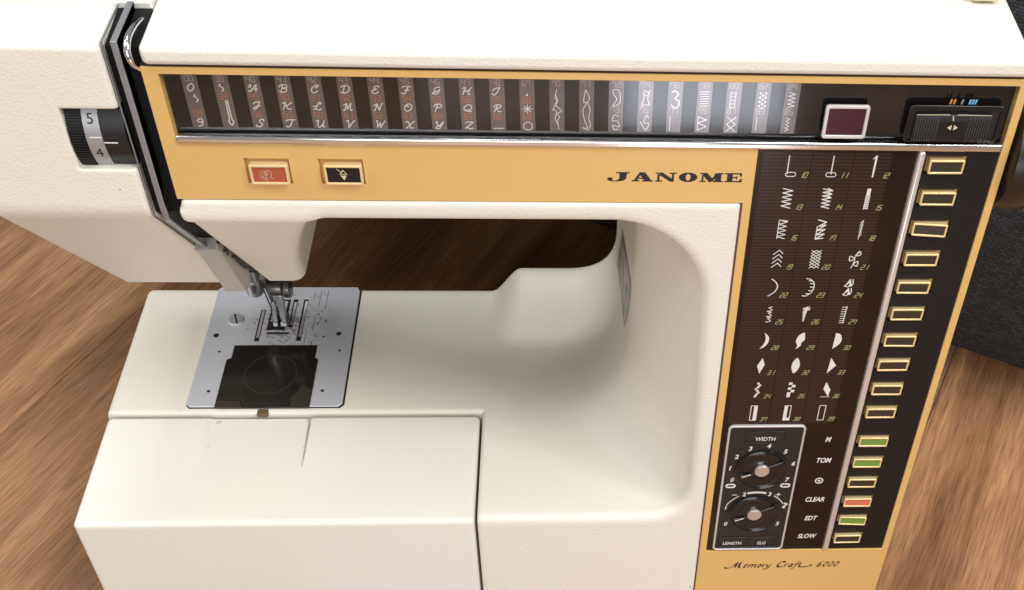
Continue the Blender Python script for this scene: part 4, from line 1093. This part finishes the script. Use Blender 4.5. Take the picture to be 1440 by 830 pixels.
for x0, x1, y0, y1 in ((-291.4, -288.2, 147.4, 177.5), (-264.2, -261.0, 148.0, 187.5), (-271.2, -268.2, 160.5, 187.5), (-285.0, -273.0, 158.0, 187.5), (-284.5, -269.5, 154.2, 156.0)):
    MB().flat([(x0, y0), (x1, y0), (x1, y1), (x0, y1)], 34.32).build('plate_slot', 'void', np_o, smooth=False)
fd = MB()
for x, y0, y1 in ((-290.4, 151, 177), (-263.0, 152, 186), (-270.2, 163, 186), (-283.4, 166, 186), (-276.4, 166, 186)):
    for k in range(int((y1 - y0) / 2)): fd.prism([(y0 + 2 * k, 34.33), (y0 + 2 * k + 1.2, 34.9), (y0 + 2 * k + 1.9, 34.33)], x, x + 1.7, axes=(1, 2, 0))
fd.box(-284.5, -273.4, 161.6, 164.6, 34.33, 34.6)
fd.build('feed_dogs', 'steel', np_o, smooth=False)
gl = MB()
for x, y0, y1 in ((-257.5, 186, 195), (-253.5, 180, 196), (-248.8, 178, 196), (-254.6, 157, 173), (-253.6, 141, 149), (-258.5, 145, 156)): gl.stroke([(x, y0), (x, y1)], .35, 34.33)
for t_, x, y in (('6', -252.6, 173.5), ('5', -250.6, 168.5), ('4', -252.2, 164.0), ('8', -246.8, 166.5), ('0', -252.2, 152.8), ('2', -255.0, 190), ('1', -251.2, 193)): text(gl, t_, x, y, 2.6, 34.34, 0)
gl.build('seam_guide', 'wheel_brown', np_o, smooth=False)
sw = MB().lathe([(5.2, 34.2), (5.2, 34.9), (4.6, 35.5), (0, 35.7)], -306.3, 167.4, 32)
swo = sw.build('plate_screw', 'silver', np_o)
a = rad(-72); MB().prism([(-306.3 + c * math.cos(a) - q * math.sin(a), 167.4 + c * math.sin(a) + q * math.cos(a)) for c, q in ((-4.6, -.55), (4.6, -.55), (4.6, .55), (-4.6, .55))], 35.2, 35.8).build('screw_slot', 'void', swo)
MB().box(-279.5, -272.5, 84.6, 89.5, 30.6, 33.2).build('cover_catch', 'catch_brown', root, bevel=.6)

# ---------------- needle, presser foot
MB().tube([(-281.0, 167, 140), (-281.0, 167, 70)], 2.4, 16).build('needle_bar', 'dark_steel', root)
MB().lathe([(2.6, 66), (3.2, 68), (3.2, 76), (2.4, 78)], -281.0, 167, 20).build('needle_clamp', 'dark_steel', root)
MB().tube([(-282.3, 165, 73), (-279.9, 165, 45.5)], [.55, .4], 8).build('needle', 'black', root)
MB().tube([(-281.0, 166.5, 72), (-278.6, 166.5, 46)], [.7, .5], 8).build('threader_arm', 'steel', root)
MB().tube([(-270, 172, 140), (-270, 172, 62)], 3.0, 16).build('presser_bar', 'dark_steel', root)
an = MB(); an.lathe([(4.6, -279), (5.0, -278), (5.0, -270), (4.2, -269)], 166, 65, 24, axis=0); an.lathe([(5.8, -268.6), (6.0, -267), (6.0, -264.6), (5.0, -264), (0, -264)], 166, 64.5, 24, axis=0)
an.build('clamp_screw', 'dark_steel', root, bevel=.4)
ft = MB()
ft.prism([(163, 36), (168, 36), (170, 58), (166, 58)], -275.6, -271.8, axes=(1, 2, 0))
ft.prism([(163, 36), (167, 36), (169, 52), (166, 52)], -280.3, -277.6, axes=(1, 2, 0))
ft.prism([(160, 35.4), (172, 35.4), (172, 37.0), (162, 37.4)], -280.6, -277.4, axes=(1, 2, 0))
ft.prism([(160, 35.4), (172, 35.4), (172, 37.0), (162, 37.4)], -275.8, -271.6, axes=(1, 2, 0))
ft.box(-280.3, -271.8, 168, 171, 48, 56)
ft.build('presser_foot', 'steel', root, bevel=.4)
MB().lathe([(0, 61.5), (4.2, 61.8), (5.6, 64), (5.6, 74), (4.6, 75), (4.6, 120)], -286.8, 164.5, 28).build('threader_barrel', 'steel', root)

# ---------------- worn paper label on the inside wall of the column
st = MB(); nn = 14
rows = []
for i in range(nn + 1):
    t = i / nn
    r = []
    for q in range(7):
        w_ = q / 6                                     # corners of the label on the wall (depth, height)
        y = (107 * (1 - w_) + 93 * w_) * (1 - t) + (176 * (1 - w_) + 154 * w_) * t
        z = (88 * (1 - w_) + 135 * w_) * (1 - t) + (77 * (1 - w_) + 127 * w_) * t
        xs = np.linspace(-5, -75, 700); fv = housing_f(xs, np.full(700, float(y)), np.full(700, float(z)))
        k = int(np.argmax(fv > 0)); r.append((float(xs[k]) - .25, y, z))
    rows.append(r)
vs2 = [p for r in rows for p in r]
st.add(vs2, [[i * 7 + q, (i + 1) * 7 + q, (i + 1) * 7 + q + 1, i * 7 + q + 1] for i in range(nn) for q in range(6)])
st.build('paper_label', 'sticker', root)

# ---------------- handwheel on the right
hw = MB().lathe([(30, 116), (36, 118), (37.5, 124), (37.5, 134), (35, 139), (20, 140)], 62, 266, 56, axis=0)
hwo = hw.build('handwheel', 'wheel_brown', root)
MB().lathe([(37.7, 136.2), (38.6, 137.2), (38.0, 138.6), (36.4, 139.6)], 62, 266, 56, axis=0).build('wheel_rim', 'chrome', hwo)
